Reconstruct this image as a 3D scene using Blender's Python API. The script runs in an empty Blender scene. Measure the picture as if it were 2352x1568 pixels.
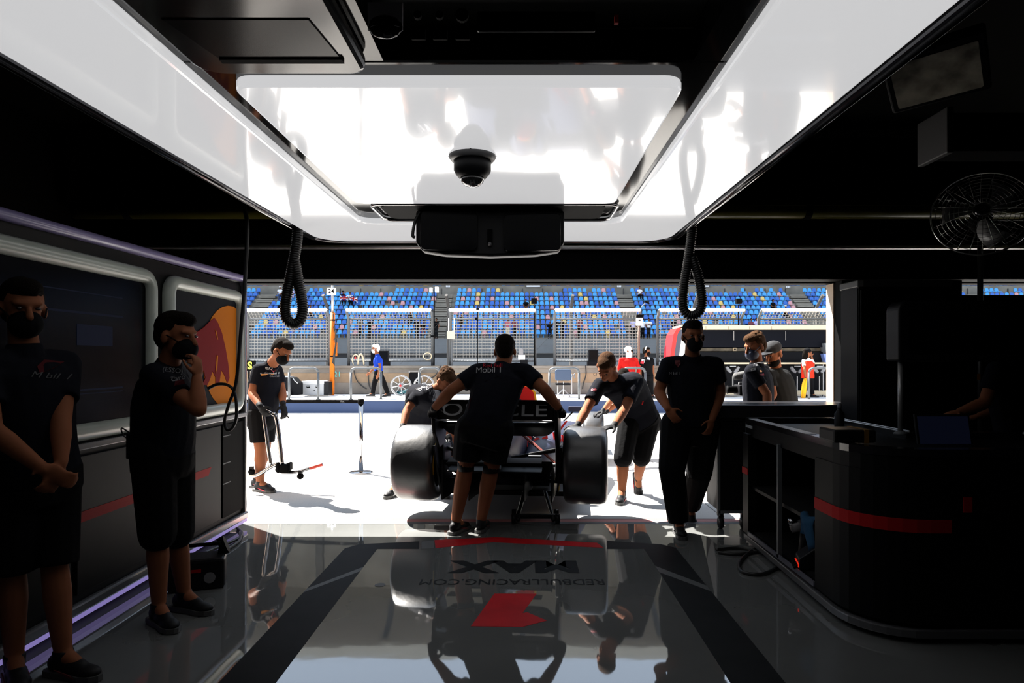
import bpy, math, random
from mathutils import Vector, Matrix
random.seed(7)
V = Vector
# ------------------------------------------------------------------ camera, sky, sun, exposure
FOC, CX, CY, EYE = 1500.0, 1200.0, 825.0, 1.5        # 2352 x 1568 frame
scene = bpy.context.scene
COL = scene.collection
cam_d = bpy.data.cameras.new('camera')
cam_d.sensor_width = 36.0
cam_d.lens = FOC / 2352 * 36
cam_d.shift_x = -(CX - 1176) / 2352
cam_d.shift_y = (CY - 784) / 2352
cam_d.clip_start, cam_d.clip_end = 0.05, 600
cam = bpy.data.objects.new('camera', cam_d)
cam.location = (0, 0, EYE)
cam.rotation_euler = (math.pi / 2, 0, 0)
COL.objects.link(cam)
scene.camera = cam
world = bpy.data.worlds.new('sky'); scene.world = world
world.use_nodes = True
bg = world.node_tree.nodes['Background']
bg.inputs[0].default_value = (0.66, 0.80, 1.0, 1)
bg.inputs[1].default_value = 2.0
sun_d = bpy.data.lights.new('sun', 'SUN')
sun_d.energy = 39
sun_d.angle = math.radians(0.6)
sun_d.color = (1.0, 0.95, 0.88)
sun = bpy.data.objects.new('sun', sun_d)
SUNV = V((0.57, -0.485, -1.0)).normalized()
sun.rotation_euler = SUNV.to_track_quat('-Z', 'Y').to_euler()
sun.location = (-20, 20, 40)
COL.objects.link(sun)
scene.view_settings.view_transform = 'Standard'
scene.view_settings.look = 'None'
scene.view_settings.gamma = 1
scene.view_settings.exposure = 0.0
scene.view_settings.use_curve_mapping = False

def P(x, y, Y):
    return V(((x - CX) * Y / FOC, Y, EYE - (y - CY) * Y / FOC))
def G(x, y, z=0.0):
    Y = (EYE - z) * FOC / (y - CY)
    return V(((x - CX) * Y / FOC, Y, z))

# ------------------------------------------------------------------ materials
MATS = {}
def mat(name, col=(.5, .5, .5), rough=.5, metal=0.0, spec=.5, ior=None, emit=None, es=0.0, coat=0.0, noise=0.0, nscale=8.0,
        bump=0.0, bscale=30.0, alpha=1.0, trans=0.0):
    if name in MATS: return MATS[name]
    m = bpy.data.materials.new(name); m.use_nodes = True
    nt = m.node_tree; b = nt.nodes['Principled BSDF']
    b.inputs['Base Color'].default_value = (*col, 1)
    b.inputs['Roughness'].default_value = rough
    b.inputs['Metallic'].default_value = metal
    b.inputs['Specular IOR Level'].default_value = spec
    if ior: b.inputs['IOR'].default_value = ior
    if emit:
        b.inputs['Emission Color'].default_value = (*emit, 1)
        b.inputs['Emission Strength'].default_value = es
    if coat:
        b.inputs['Coat Weight'].default_value = coat
        b.inputs['Coat Roughness'].default_value = 0.03
    if trans: b.inputs['Transmission Weight'].default_value = trans
    if alpha < 1: b.inputs['Alpha'].default_value = alpha
    if noise or bump:
        tc = nt.nodes.new('ShaderNodeTexCoord')
    if noise:
        n = nt.nodes.new('ShaderNodeTexNoise'); n.inputs['Scale'].default_value = nscale; n.inputs['Detail'].default_value = 5
        nt.links.new(tc.outputs['Object'], n.inputs['Vector'])
        r = nt.nodes.new('ShaderNodeValToRGB')
        r.color_ramp.elements[0].position = .3; r.color_ramp.elements[1].position = .7
        r.color_ramp.elements[0].color = (*[c * (1 - noise) for c in col], 1)
        r.color_ramp.elements[1].color = (*[min(1, c * (1 + noise)) for c in col], 1)
        nt.links.new(n.outputs['Fac'], r.inputs['Fac'])
        nt.links.new(r.outputs['Color'], b.inputs['Base Color'])
    if bump:
        n2 = nt.nodes.new('ShaderNodeTexNoise'); n2.inputs['Scale'].default_value = bscale; n2.inputs['Detail'].default_value = 3
        nt.links.new(tc.outputs['Object'], n2.inputs['Vector'])
        bp = nt.nodes.new('ShaderNodeBump'); bp.inputs['Strength'].default_value = bump; bp.inputs['Distance'].default_value = .02
        nt.links.new(n2.outputs['Fac'], bp.inputs['Height'])
        nt.links.new(bp.outputs['Normal'], b.inputs['Normal'])
    MATS[name] = m
    return m

M_FLOOR = mat('floor_gloss_paint', (.112, .116, .114), .03, ior=2.25, noise=.10, nscale=1.4, bump=.035, bscale=2.2)
M_FLOORDARK = mat('floor_dark_paint', (.010, .0105, .011), .6, spec=.06, noise=.2, nscale=5)
M_FLOORRED = mat('floor_red_paint', (.40, .008, .012), .5, spec=.1, noise=.15, nscale=6)
M_FLOORGREY = mat('floor_grey_paint', (.085, .088, .088), .5, spec=.1)
M_CONC = mat('pit_lane_concrete', (.36, .35, .335), .75, noise=.07, nscale=1.5, bump=.15, bscale=60)
M_ASPH = mat('track_asphalt', (.16, .16, .16), .85, noise=.15, nscale=2, bump=.2, bscale=40)
M_STONE = mat('jamb_plaster', (.55, .42, .31), .8, noise=.08, nscale=12)
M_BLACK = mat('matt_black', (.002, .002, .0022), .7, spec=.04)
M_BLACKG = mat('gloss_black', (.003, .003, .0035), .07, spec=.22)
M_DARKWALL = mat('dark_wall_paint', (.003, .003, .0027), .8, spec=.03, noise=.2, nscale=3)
M_OLIVE = mat('olive_lacquer', (.055, .052, .008), .3)
M_LIGHT = mat('light_panel_diffuser', (.35, .35, .36), .10, ior=1.45, emit=(.985, .985, 1.0), es=.62, coat=.5)
M_CHROME = mat('chrome', (.32, .32, .33), .09, 1.0)
M_STEEL = mat('galvanised_steel', (.085, .092, .098), .6, .2, noise=.08, nscale=20)
M_ALU = mat('aluminium', (.30, .30, .30), .35, .6)
M_FRAME = mat('bevel_pale_grey', (.40, .44, .39), .28, noise=.12, nscale=3)
M_LILAC = mat('lilac_tube', (.22, .19, .36), .3)
M_LED = mat('violet_led', (.3, .25, .5), .4, emit=(.42, .33, .85), es=.42)
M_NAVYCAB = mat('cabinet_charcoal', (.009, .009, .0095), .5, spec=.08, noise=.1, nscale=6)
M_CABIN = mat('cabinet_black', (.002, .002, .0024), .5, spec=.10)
M_REDSTRIPE = mat('red_stripe', (.30, .006, .008), .6, spec=.08)
M_SCREEN = mat('dark_screen', (.002, .0022, .003), .2, spec=.06)
M_UI = mat('screen_lines', (.003, .004, .007), .6, spec=.05, emit=(.2, .3, .8), es=.010)
M_ORANGE = mat('orange_disc', (.55, .16, .008), .7, spec=.08)
M_BULL = mat('deep_red_print', (.20, .010, .014), .7, spec=.08)
M_RUBBER = mat('tyre_rubber', (.016, .016, .017), .38, spec=.8, noise=.15, nscale=10, bump=.12, bscale=14)
M_CARBON = mat('carbon_black', (.003, .003, .0035), .45, spec=.10)
M_CARNAVY = mat('matt_navy_paint', (.014, .017, .038), .5, spec=.3)
M_CARRED = mat('racing_red', (.62, .02, .02), .3)
M_YELLOW = mat('yellow_paint', (.75, .5, .03), .4)
M_WHITE = mat('white_paint', (.78, .78, .78), .45)
M_LETTER = mat('grey_lettering', (.20, .21, .22), .5)
M_SKIN = mat('skin', (.20, .072, .034), .7, spec=.1, noise=.06, nscale=14)
M_HAIRD = mat('dark_hair', (.005, .0035, .0025), .85, spec=.04, bump=.5, bscale=140)
M_HAIRB = mat('brown_hair', (.042, .020, .009), .85, spec=.04, bump=.6, bscale=120)
M_HAIRW = mat('white_hair', (.62, .60, .57), .55, bump=.4, bscale=120)
M_NAVYCLOTH = mat('navy_team_cloth', (.0045, .005, .008), .95, spec=.08, noise=.2, nscale=9, bump=.15, bscale=25)
M_BLACKCLOTH = mat('black_cloth', (.0035, .0035, .004), .95, spec=.08, bump=.2, bscale=22)
M_SHOE = mat('black_shoe', (.005, .005, .006), .6, spec=.2)
M_SOLE = mat('shoe_sole', (.05, .05, .05), .6)
M_GLOVE = mat('black_glove', (.004, .004, .005), .7, spec=.15)
M_BLUESHIRT = mat('royal_blue_cloth', (.008, .035, .30), .9, spec=.1)
M_REDCLOTH = mat('bright_red_cloth', (.40, .010, .008), .9, spec=.1, noise=.1, nscale=14)
M_WHITECLOTH = mat('white_cloth', (.74, .73, .72), .8)
M_GREYCLOTH = mat('grey_cloth', (.010, .0105, .011), .95, spec=.05)
M_VEST = mat('orange_red_vest', (.60, .026, .010), .85, spec=.1)
M_FLAGY = mat('yellow_flag_cloth', (.82, .42, .01), .8)
M_CREAM = mat('cream_panel', (.55, .45, .30), .6)
M_STANDBLACK = mat('stand_black', (.003, .0033, .0045), .6, spec=.08)
M_WALLCONC = mat('pit_wall_concrete', (.17, .15, .125), .9, noise=.2, nscale=2.0, bump=.2, bscale=20)
M_BEIGE = mat('pit_wall_beige', (.24, .165, .10), .9, noise=.12, nscale=3)
M_PLATNAVY = mat('platform_navy', (.02, .045, .12), .6)
M_WALK = mat('walkway_pale', (.62, .61, .60), .7, noise=.1, nscale=2)
M_TERR = mat('terrace_concrete', (.21, .19, .155), .9, noise=.22, nscale=.8)
M_GSWALL = mat('grandstand_wall_concrete', (.155, .16, .16), .9, noise=.15, nscale=.6)
M_GSDARK = mat('grandstand_dark', (.07, .065, .06), .9)
M_ROOF = mat('grandstand_roof', (.50, .45, .36), .8)
M_REAR = mat('rear_wall_beige', (.46, .41, .32), .8, noise=.25, nscale=.3)
M_SEATL = mat('seat_light_blue', (.07, .36, .76), .45, spec=.3)
M_SEATM = mat('seat_mid_blue', (.04, .15, .52), .45, spec=.3)
M_SEATP = mat('seat_pink', (.62, .30, .31), .5)
M_SEATY = mat('seat_yellow', (.75, .52, .14), .4)
M_ORANGEPOLE = mat('orange_pole', (.52, .125, .005), .6, spec=.2)
M_TEAL = mat('teal_hose', (.015, .10, .12), .5)
M_CASE = mat('flight_case_grey', (.26, .27, .28), .45)
M_CABLE = mat('black_cable', (.006, .006, .006), .45)
M_NEON = mat('yellow_green_letter', (.62, .75, .05), .5)
M_TEALNUM = mat('teal_number', (.10, .45, .42), .6)
M_EYE = mat('dark_eye', (.015, .01, .01), .2)
M_CLOTHBLUE = mat('blue_cleaning_cloth', (.012, .045, .09), .9, spec=.1)
M_GLASS = mat('smoked_lens', (.02, .02, .02), .04, coat=1.0)
M_GREYPL = mat('grey_plastic', (.16, .16, .165), .4)
M_DKPL = mat('dark_plastic', (.006, .006, .007), .45, spec=.15)
M_PAPER = mat('paper_white', (.6, .58, .62), .7)

# ------------------------------------------------------------------ mesh builder
class MB:
    def __init__(s): s.v = []; s.f = []; s.m = []
    def add(s, vs, fs, mi=0):
        o = len(s.v); s.v += [tuple(p) for p in vs]
        s.f += [tuple(i + o for i in f) for f in fs]; s.m += [mi] * len(fs)
        return s
    def bx(s, x0, x1, y0, y1, z0, z1, T=None, mi=0):
        vs = [V((x, y, z)) for z in (z0, z1) for y in (y0, y1) for x in (x0, x1)]
        if T: vs = [T @ p for p in vs]
        return s.add(vs, [(0, 2, 3, 1), (4, 5, 7, 6), (0, 1, 5, 4), (2, 6, 7, 3), (0, 4, 6, 2), (1, 3, 7, 5)], mi)
    def loft(s, rings, closed=False, caps=True, mi=0):
        n = len(rings[0]); k = len(rings); vs = [p for r in rings for p in r]; fs = []
        for i in range(k if closed else k - 1):
            a, b = i * n, ((i + 1) % k) * n
            for j in range(n):
                j2 = (j + 1) % n
                fs.append((a + j, a + j2, b + j2, b + j))
        if caps and not closed:
            fs.append(tuple(range(n - 1, -1, -1))); fs.append(tuple(range((k - 1) * n, k * n)))
        return s.add(vs, fs, mi)
    def tube(s, pts, r, n=8, closed=False, mi=0):
        pts = [V(p) for p in pts]; k = len(pts)
        rs = r if isinstance(r, (list, tuple)) else [r] * k
        rings = []; u = None
        for i in range(k):
            a = pts[(i - 1) % k] if (closed or i) else pts[0]
            b = pts[(i + 1) % k] if (closed or i < k - 1) else pts[-1]
            t = (b - a).normalized() if (b - a).length > 1e-9 else V((0, 0, 1))
            if u is None:
                u = t.orthogonal().normalized()
            else:
                u = u - t * u.dot(t)
                u = u.normalized() if u.length > 1e-6 else t.orthogonal().normalized()
            w = t.cross(u)
            rings.append([pts[i] + (u * math.cos(2 * math.pi * j / n) + w * math.sin(2 * math.pi * j / n)) * rs[i] for j in range(n)])
        return s.loft(rings, closed, True, mi)
    def lathe(s, prof, n=24, T=None, mi=0, closed=False):
        T = T or Matrix()
        rings = [[T @ V((r * math.cos(2 * math.pi * j / n), r * math.sin(2 * math.pi * j / n), z)) for j in range(n)] for r, z in prof]
        return s.loft(rings, closed, True, mi)
    def prism(s, poly, a, b, T=None, mi=0):
        T = T or Matrix(); n = len(poly)
        vs = [T @ V((x, y, a)) for x, y in poly] + [T @ V((x, y, b)) for x, y in poly]
        fs = [tuple(range(n - 1, -1, -1)), tuple(range(n, 2 * n))] + [(i, (i + 1) % n, (i + 1) % n + n, i + n) for i in range(n)]
        return s.add(vs, fs, mi)
    def ell(s, c, rx, ry, rz, R=None, n=12, m=8, mi=0):
        R = R or Matrix.Identity(3); c = V(c); rings = []
        for i in range(m + 1):
            t = math.pi * (.03 + .94 * i / m)
            rings.append([c + R @ V((rx * math.sin(t) * math.cos(2 * math.pi * j / n), ry * math.sin(t) * math.sin(2 * math.pi * j / n), -rz * math.cos(t))) for j in range(n)])
        return s.loft(rings, mi=mi)
    def seg(s, a, b, ra, rb, flat=False, flat0=False, n=12, mi=0):
        a, b = V(a), V(b); d = (b - a)
        if d.length < 1e-5: return s
        t = d.normalized(); u = t.orthogonal().normalized(); w = t.cross(u); rings = []
        def ring(c, r): rings.append([c + (u * math.cos(2 * math.pi * j / n) + w * math.sin(2 * math.pi * j / n)) * r for j in range(n)])
        if not flat0:
            for q in (1.4, .9, .45): ring(a - t * ra * math.sin(q), ra * max(.12, math.cos(q)))
        ring(a, ra); ring(b, rb)
        if not flat:
            for q in (.45, .9, 1.4): ring(b + t * rb * math.sin(q), rb * max(.12, math.cos(q)))
        return s.loft(rings, mi=mi)
    def mesh(s, name, mats, smooth=False):
        me = bpy.data.meshes.new(name); me.from_pydata(s.v, [], s.f)
        for m in (mats if isinstance(mats, (list, tuple)) else [mats]): me.materials.append(m)
        if any(s.m): me.polygons.foreach_set('material_index', s.m)
        if smooth: me.polygons.foreach_set('use_smooth', [True] * len(me.polygons))
        me.update(); return me
    def build(s, name, mats, parent=None, smooth=False, bevel=0.0, seg_=2):
        o = bpy.data.objects.new(name, s.mesh(name, mats, smooth)); COL.objects.link(o)
        if parent: attach(o, parent)
        if bevel:
            b = o.modifiers.new('bevel', 'BEVEL'); b.width = bevel; b.segments = seg_; b.limit_method = 'ANGLE'; b.angle_limit = .6
        return o
LOCAL = set()                                   # things whose parts are given in the thing's own coordinates
def attach(o, parent):
    o.parent = parent
    if parent.name in LOCAL:
        LOCAL.add(o.name); return
    M = Matrix(); p = parent
    while p:
        M = p.matrix_parent_inverse @ p.matrix_basis @ M; p = p.parent
    o.matrix_parent_inverse = M.inverted()
def tag(o, label=None, cat=None, group=None, kind=None):
    if label: o['label'] = label
    if cat: o['category'] = cat
    if group: o['group'] = group
    if kind: o['kind'] = kind
    return o
def thing(name, label, cat, loc=(0, 0, 0), group=None, rot=None):
    o = bpy.data.objects.new(name, None); o.empty_display_size = .1; COL.objects.link(o)
    o.location = loc
    if rot: o.rotation_euler = rot
    return tag(o, label, cat, group)
def box(name, x0, x1, y0, y1, z0, z1, m, parent=None, bevel=0.0, T=None):
    return MB().bx(x0, x1, y0, y1, z0, z1, T).build(name, m, parent, bevel=bevel)
def struct(name, *a, **k):
    o = box(name, *a, **k)
    if not o.parent: o['kind'] = 'structure'
    return o
def text(name, s, size, T, m, parent=None, width=None, extrude=.002, align='CENTER', shear=0.0, bold=0.0):
    cu = bpy.data.curves.new(name, 'FONT'); cu.body = s; cu.size = size; cu.extrude = extrude
    cu.align_x = align; cu.align_y = 'CENTER'; cu.shear = shear; cu.offset = bold; cu.resolution_u = 4
    t = bpy.data.objects.new(name, cu)
    me = bpy.data.meshes.new_from_object(t)
    bpy.data.objects.remove(t); bpy.data.curves.remove(cu)
    xs = [v.co.x for v in me.vertices]
    if width and xs:
        k = width / (max(xs) - min(xs)); c = (max(xs) + min(xs)) / 2
        for v in me.vertices: v.co.x = (v.co.x - c) * k
    me.transform(T); me.materials.clear(); me.materials.append(m)
    o = bpy.data.objects.new(name, me); COL.objects.link(o)
    if parent: attach(o, parent)
    return o
def frameM(o, x, y):
    """matrix whose local X, Y axes point along x, y (world), at o"""
    x = V(x).normalized(); y = V(y); y = (y - x * y.dot(x)).normalized(); z = x.cross(y)
    return Matrix(((x.x, y.x, z.x, o[0]), (x.y, y.y, z.y, o[1]), (x.z, y.z, z.z, o[2]), (0, 0, 0, 1)))
def rrect(x0, x1, y0, y1, r, n=6):
    r4 = r if isinstance(r, (list, tuple)) else [r] * 4     # bl, br, tr, tl
    out = []
    for (cx, cy, a0), rr in zip(((x0, y0, math.pi), (x1, y0, 1.5 * math.pi), (x1, y1, 0), (x0, y1, .5 * math.pi)), r4):
        ccx = cx + (rr if cx == x0 else -rr); ccy = cy + (rr if cy == y0 else -rr)
        if rr <= 0: out.append((cx, cy)); continue
        for i in range(n + 1):
            a = a0 + math.pi / 2 * i / n
            out.append((ccx + rr * math.cos(a), ccy + rr * math.sin(a)))
    return out
def bez(pts, n=10):
    """Catmull-Rom through points"""
    pts = [V(p) for p in pts]; out = []
    for i in range(len(pts) - 1):
        p0 = pts[max(i - 1, 0)]; p1 = pts[i]; p2 = pts[i + 1]; p3 = pts[min(i + 2, len(pts) - 1)]
        for k in range(n):
            t = k / n
            out.append(.5 * ((2 * p1) + (p2 - p0) * t + (2 * p0 - 5 * p1 + 4 * p2 - p3) * t * t + (3 * p1 - p0 - 3 * p2 + p3) * t ** 3))
    out.append(pts[-1]); return out
XZ = Matrix.Rotation(math.pi / 2, 4, 'X')       # local XY plane -> world XZ, local +Z -> world -Y
def YZ(x):                                       # local (u, v, w) -> world (x - w, -u.., v): faces +X
    return Matrix(((0, 0, 1, x), (1, 0, 0, 0), (0, 1, 0, 0), (0, 0, 0, 1)))
# ================================================================== GARAGE SHELL
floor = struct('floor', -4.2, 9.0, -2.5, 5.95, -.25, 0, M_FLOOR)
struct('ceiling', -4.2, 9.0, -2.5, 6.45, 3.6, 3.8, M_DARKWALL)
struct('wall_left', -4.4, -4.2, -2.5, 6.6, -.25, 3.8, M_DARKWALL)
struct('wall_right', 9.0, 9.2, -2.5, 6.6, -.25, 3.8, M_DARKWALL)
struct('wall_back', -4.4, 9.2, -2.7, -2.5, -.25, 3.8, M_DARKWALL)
wf = MB().bx(-4.4, 9.2, 6.45, 6.6, 2.27, 5.2).bx(-4.4, -3.3, 6.45, 6.6, -.1, 2.27).bx(3.07, 4.24, 6.45, 6.6, -.1, 2.27)
o = wf.build('wall_front', M_STONE); o['kind'] = 'structure'
# the inside of the front wall is clad in black: fascia over the doors and a pillar cladding
o = struct('trim_1', -4.2, 9.0, 6.20, 6.449, 2.26, 3.6, M_BLACK)
o = struct('trim_2', 3.08, 4.24, 6.30, 6.449, 0, 2.26, M_BLACK)
o = MB().tube([(-4.2, 6.13, 2.555), (9.0, 6.13, 2.545)], .022, 10).build('trim_3', mat('edge_highlight', (.85, .85, .86), .3, .9), smooth=True); o['kind'] = 'structure'  # bright tube draws the glossy edge's highlight from the sunlit ground
o = MB().prism(rrect(-3.75, 9.0, 2.57, 2.76, .09), -6.2, -6.10, XZ @ Matrix.Scale(-1, 4, V((0, 0, 1))) @ Matrix.Scale(1, 4)).build('trim_4', mat('bulkhead_gloss', (.005, .005, .006), .15, spec=.3)); o['kind'] = 'structure'
struct('wall_partition', 3.62, 9.0, 6.0, 6.1, 0, 2.09, M_DARKWALL)
struct('trim_5', -4.2, 9.0, 6.449, 6.62, 2.250, 2.272, M_BLACK)
t = thing('overhead_pipe', 'dark olive glossy pipe running along the front wall above the door', 'pipe', (0, 5.98, 2.86))
MB().tube([(-4.1, 5.98, 2.86), (8.8, 5.98, 2.86)], .075, 16).build('pipe_run', M_OLIVE, t, True)
for x in (-3.6, -2.0, 2.6, 4.6):
    MB().lathe([(.084, -.03), (.084, .03)], 16, Matrix.Translation((x, 5.98, 2.86)) @ Matrix.Rotation(math.pi / 2, 4, 'Y')).build('clamp', M_BLACK, t)

# ------------------------------------------------------------------ floor markings (painted, part of the floor)
def decal(name, pts, m, z=.0015):
    return MB().prism([(p[0], p[1]) for p in pts], 0, z).build(name, m, floor)
YT0, YT1 = 5.17, 5.42
decal('painted_band', [(-1.41, 2.0), (-1.14, 2.0), (-1.15, 4.40), (-1.15, 4.62), (-1.41, 4.20)], M_FLOORDARK)
decal('painted_band', [(-1.41, 4.28), (-1.15, 4.72), (-1.15, YT0), (-.82, YT0), (-.85, YT1 - .04), (-1.32, YT1 - .12), (-1.41, YT1 - .24)], M_FLOORDARK)
decal('painted_chevron', [(-1.41, 4.20), (-1.15, 4.62), (-1.15, 4.72), (-1.41, 4.28)], M_FLOORGREY)
decal('painted_band', [(.965, 2.0), (1.22, 2.0), (1.22, 4.22), (.965, 4.60)], M_FLOORDARK)
decal('painted_band', [(1.22, 4.33), (1.22, YT1 - .22), (1.12, YT1 - .12), (.70, YT1 - .02), (.67, YT0), (.965, YT0), (.965, 4.74)], M_FLOORDARK)
decal('painted_chevron', [(.965, 4.60), (1.22, 4.22), (1.22, 4.33), (.965, 4.74)], M_FLOORGREY)
decal('painted_tick', [(-.80, YT0), (-.70, YT0 + .01), (-.73, YT1 - .02), (-.83, YT1 - .04)], M_FLOORGREY)
decal('painted_arrow', [(-.69, YT0 + .02), (-.24, 5.36), (.645, YT0 + .03), (.61, YT0 + .17), (-.22, 5.51), (-.73, YT1)], M_FLOORRED)
def upside(cx, cy, z=.0016): return Matrix.Translation((cx, cy, z)) @ Matrix.Rotation(math.pi, 4, 'Z')
text('floor_lettering', 'MAX', .36, upside(-.07, 4.74), M_FLOORDARK, floor, width=.94, extrude=.0008, bold=.018)
text('floor_lettering', 'REDBULLRACING.COM', .15, upside(-.07, 4.405), M_FLOORDARK, floor, width=1.24, extrude=.0008)
decal('floor_number', [(-.29, 3.67), (.0, 3.66), (.14, 3.75), (.03, 3.87), (.0, 3.86), (.09, 4.18), (-.18, 4.18)], M_FLOORRED)
MB().lathe([(.035, 0), (.035, .002)], 20, Matrix.Translation(G(873, 1343))).build('floor_anchor', M_FLOORGREY, floor)

# ================================================================== CEILING GANTRY
gan = thing('ceiling_gantry', 'glossy black ceiling gantry with big white light panels overhead', 'ceiling light', (-.26, 4, 2.6))
ZC = 2.6
MB().prism(rrect(-1.93, 1.41, 2.44, 6.05, (0, 0, .28, .28)), ZC + .015, ZC + .14).build('gantry_plate', M_BLACKG, gan, bevel=.015)
MB().bx(-1.93, -.52, -1.5, 2.44, ZC + .015, ZC + .14).build('gantry_rail', M_BLACKG, gan)
MB().bx(.64, 1.41, -1.5, 2.44, ZC + .015, ZC + .14).build('gantry_rail', M_BLACKG, gan)
def arc(cx, cy, r, a0, a1, n=7):
    return [(cx + r * math.cos(math.radians(a0 + (a1 - a0) * i / n)), cy + r * math.sin(math.radians(a0 + (a1 - a0) * i / n))) for i in range(n + 1)]
U = [(-1.83, .8)] + [(-1.27, .8)] + arc(-1.15, 5.04, .12, 180, 90) + arc(.645, 5.04, .12, 90, 0) + [(.765, .8), (1.31, .8)] + arc(1.03, 5.66, .28, 0, 90) + arc(-1.55, 5.66, .28, 90, 180)
MB().prism(U, ZC - .03, ZC + .02).build('light_strip', M_LIGHT, gan, bevel=.012)
MB().prism(rrect(-1.15, .64, 2.56, 4.5, .08), ZC - .03, ZC + .02).build('light_panel', M_LIGHT, gan, bevel=.012)
MB().prism(rrect(-1.02, .60, 4.66, 5.10, .07), ZC - .004, ZC + .02).build('vent_slot', M_BLACK, gan)
MB().tube([(x, y, ZC - .004) for x, y in rrect(-1.08, .68, 4.60, 5.14, .09)], .014, 6, True).build('vent_rim', M_CHROME, gan, True)
MB().tube([(-1.90, -1.4, ZC - .0)] + [(x, y, ZC - .0) for x, y in arc(-1.60, 5.74, .30, 180, 90)] + [(x, y, ZC) for x, y in arc(1.08, 5.74, .30, 90, 0)] + [(1.38, -1.4, ZC)], .03, 10).build('outer_rim', mat('dark_chrome', (.08, .08, .085), .10, .9), gan, True)
# dark equipment bay seen up through the gantry
t = thing('overhead_equipment_panel', 'dark switch panel in the roof above the light gantry', 'switch panel', (0, 1.6, 3.2))
box('panel', -.75, 1.1, 2.0, 2.46, 2.75, 3.15, mat('olive_black', (.013, .013, .006), .6), t)
for i, px in enumerate((960, 1010, 1062)):
    p = P(px, 38, 1.98); MB().lathe([(.012 + .008 * (i == 2), 0), (.012 + .008 * (i == 2), .012)], 14, Matrix.Translation(p) @ XZ).build('knob', M_BLACK, t)
    p = P(px, 75, 1.98); box('switch_box', p.x - .022, p.x + .022, 1.985, 2.0, p.z - .016, p.z + .016, M_BLACK, t, .003)
p = P(1232, 42, 1.97); box('display_strip', p.x - .18, p.x + .18, 1.985, 2.0, p.z - .03, p.z + .03, M_SCREEN, t, .004)
p = P(1418, 37, 1.97); box('red_tab', p.x - .006, p.x + .006, 1.985, 2.0, p.z - .012, p.z + .012, M_REDSTRIPE, t)
t2 = tag(box('paper_notice', P(845, 0, 1.98).x, P(925, 0, 1.98).x, 1.978, 1.984, P(0, 70, 1.98).z, P(0, 6, 1.98).z, M_PAPER), 'small white paper notice on the dark roof panel', 'notice')
p = P(885, 62, 1.95)
MB().ell(p, .052, .03, .034).build('notice_sensor', M_BLACKG, t, True)
# console hanging at the left of the gantry
t = thing('overhead_console', 'glossy dark console with a recessed screen left of the ceiling gantry', 'console', (-.88, 1.7, 2.58))
MB().prism(rrect(-1.19, -.57, .6, 2.43, (.0, .0, .07, .1)), ZC - .045, ZC + .012).build('console_plate', mat('dark_silver_gloss', (.012, .0125, .014), .14, .1, spec=.35), t, bevel=.018)
MB().prism([(-1.12, 2.02), (-.66, 2.02), (-.63, 2.30), (-1.06, 2.30)], ZC - .049, ZC - .03).build('recessed_screen', M_SCREEN, t, bevel=.004)
MB().prism([(-1.06, 2.28), (-.63, 2.28), (-.63, 2.31), (-1.06, 2.31)], ZC - .055, ZC - .03).build('screen_lip', M_BLACK, t)
# dome camera
p = P(1085, 372, 3.44); t = thing('dome_camera', 'round dome camera hanging below the central light panel', 'camera', p)
T = Matrix.Translation((p.x, p.y, 0))
MB().lathe([(.095, ZC - .03), (.1, ZC - .05), (.1, p.z + .055)], 28, T).build('mount', M_WHITE, t, True)
MB().lathe([(.118, p.z + .055), (.124, p.z + .045), (.124, p.z + .022), (.11, p.z + .005), (.10, p.z + .004)], 32, T).build('flange', M_GREYPL, t, True)
MB().lathe([(.098, p.z + .012), (.098, p.z - .045), (.088, p.z - .065), (.07, p.z - .085)], 32, T).build('housing', M_DKPL, t, True)
MB().lathe([(.066, p.z - .080), (.058, p.z - .105), (.038, p.z - .124), (.012, p.z - .131)], 28, T).build('lens_dome', M_GLASS, t, True)
for a in range(4):
    q = V((p.x + .126 * math.cos(a * 1.57), p.y + .126 * math.sin(a * 1.57), p.z + .035)); MB().ell(q, .006, .006, .006, n=6, m=4).build('screw', M_BLACK, t)
# hanging monitor pod
t = thing('monitor_pod', 'black twin monitor pod hanging at the far end of the gantry', 'monitor', P(1125, 470, 4.75))
YP = 4.75
def pod_panel(x0, x1, yt, yb, yaw, name):
    a = P(x0, yt, YP); b = P(x1, yb, YP); c = (a + b) / 2; hw = (b.x - a.x) / 2; hh = (a.z - b.z) / 2
    T = Matrix.Translation(c) @ Matrix.Rotation(yaw, 4, 'Z') @ XZ
    MB().prism(rrect(-hw, hw, -hh, hh, .035), 0, .02, T).build(name, M_SCREEN, t, bevel=.004)
bodyp = [(953, 480), (1297, 480), (1297, 555), (1285, 575), (1230, 583), (1125, 587), (1020, 583), (968, 575), (953, 555)]
MB().prism([((x - CX) * YP / FOC, EYE - (y - CY) * YP / FOC) for x, y in bodyp], -YP - .16, -YP - .03, XZ @ Matrix.Scale(1, 4)).build('pod_body', M_DKPL, t, bevel=.02)
pod_panel(967, 1096, 486, 575, .10, 'left_screen'); pod_panel(1157, 1288, 492, 577, -.10, 'right_screen')
p = P(1125, 535, YP); box('centre_slot', p.x - .018, p.x + .018, YP + .01, YP + .03, p.z - .07, p.z + .03, M_BLACK, t)
p = P(1125, 560, YP); MB().lathe([(.016, 0), (.012, .02), (.004, .03)], 12, Matrix.Translation((p.x, YP + .012, p.z)) @ XZ).build('sensor_button', M_GREYPL, t, True)
box('hanger', -.3, -.2, YP + .05, YP + .12, P(0, 482, YP).z, ZC + .02, M_BLACK, t)
box('hanger', .0, .1, YP + .05, YP + .12, P(0, 482, YP).z, ZC + .02, M_BLACK, t)
MB().tube(bez([P(953, 545, YP), P(948, 540, YP), P(953, 510, YP), P(965, 485, YP)], 6), .012, 6).build('pod_cable', M_CABLE, t, True)
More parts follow.
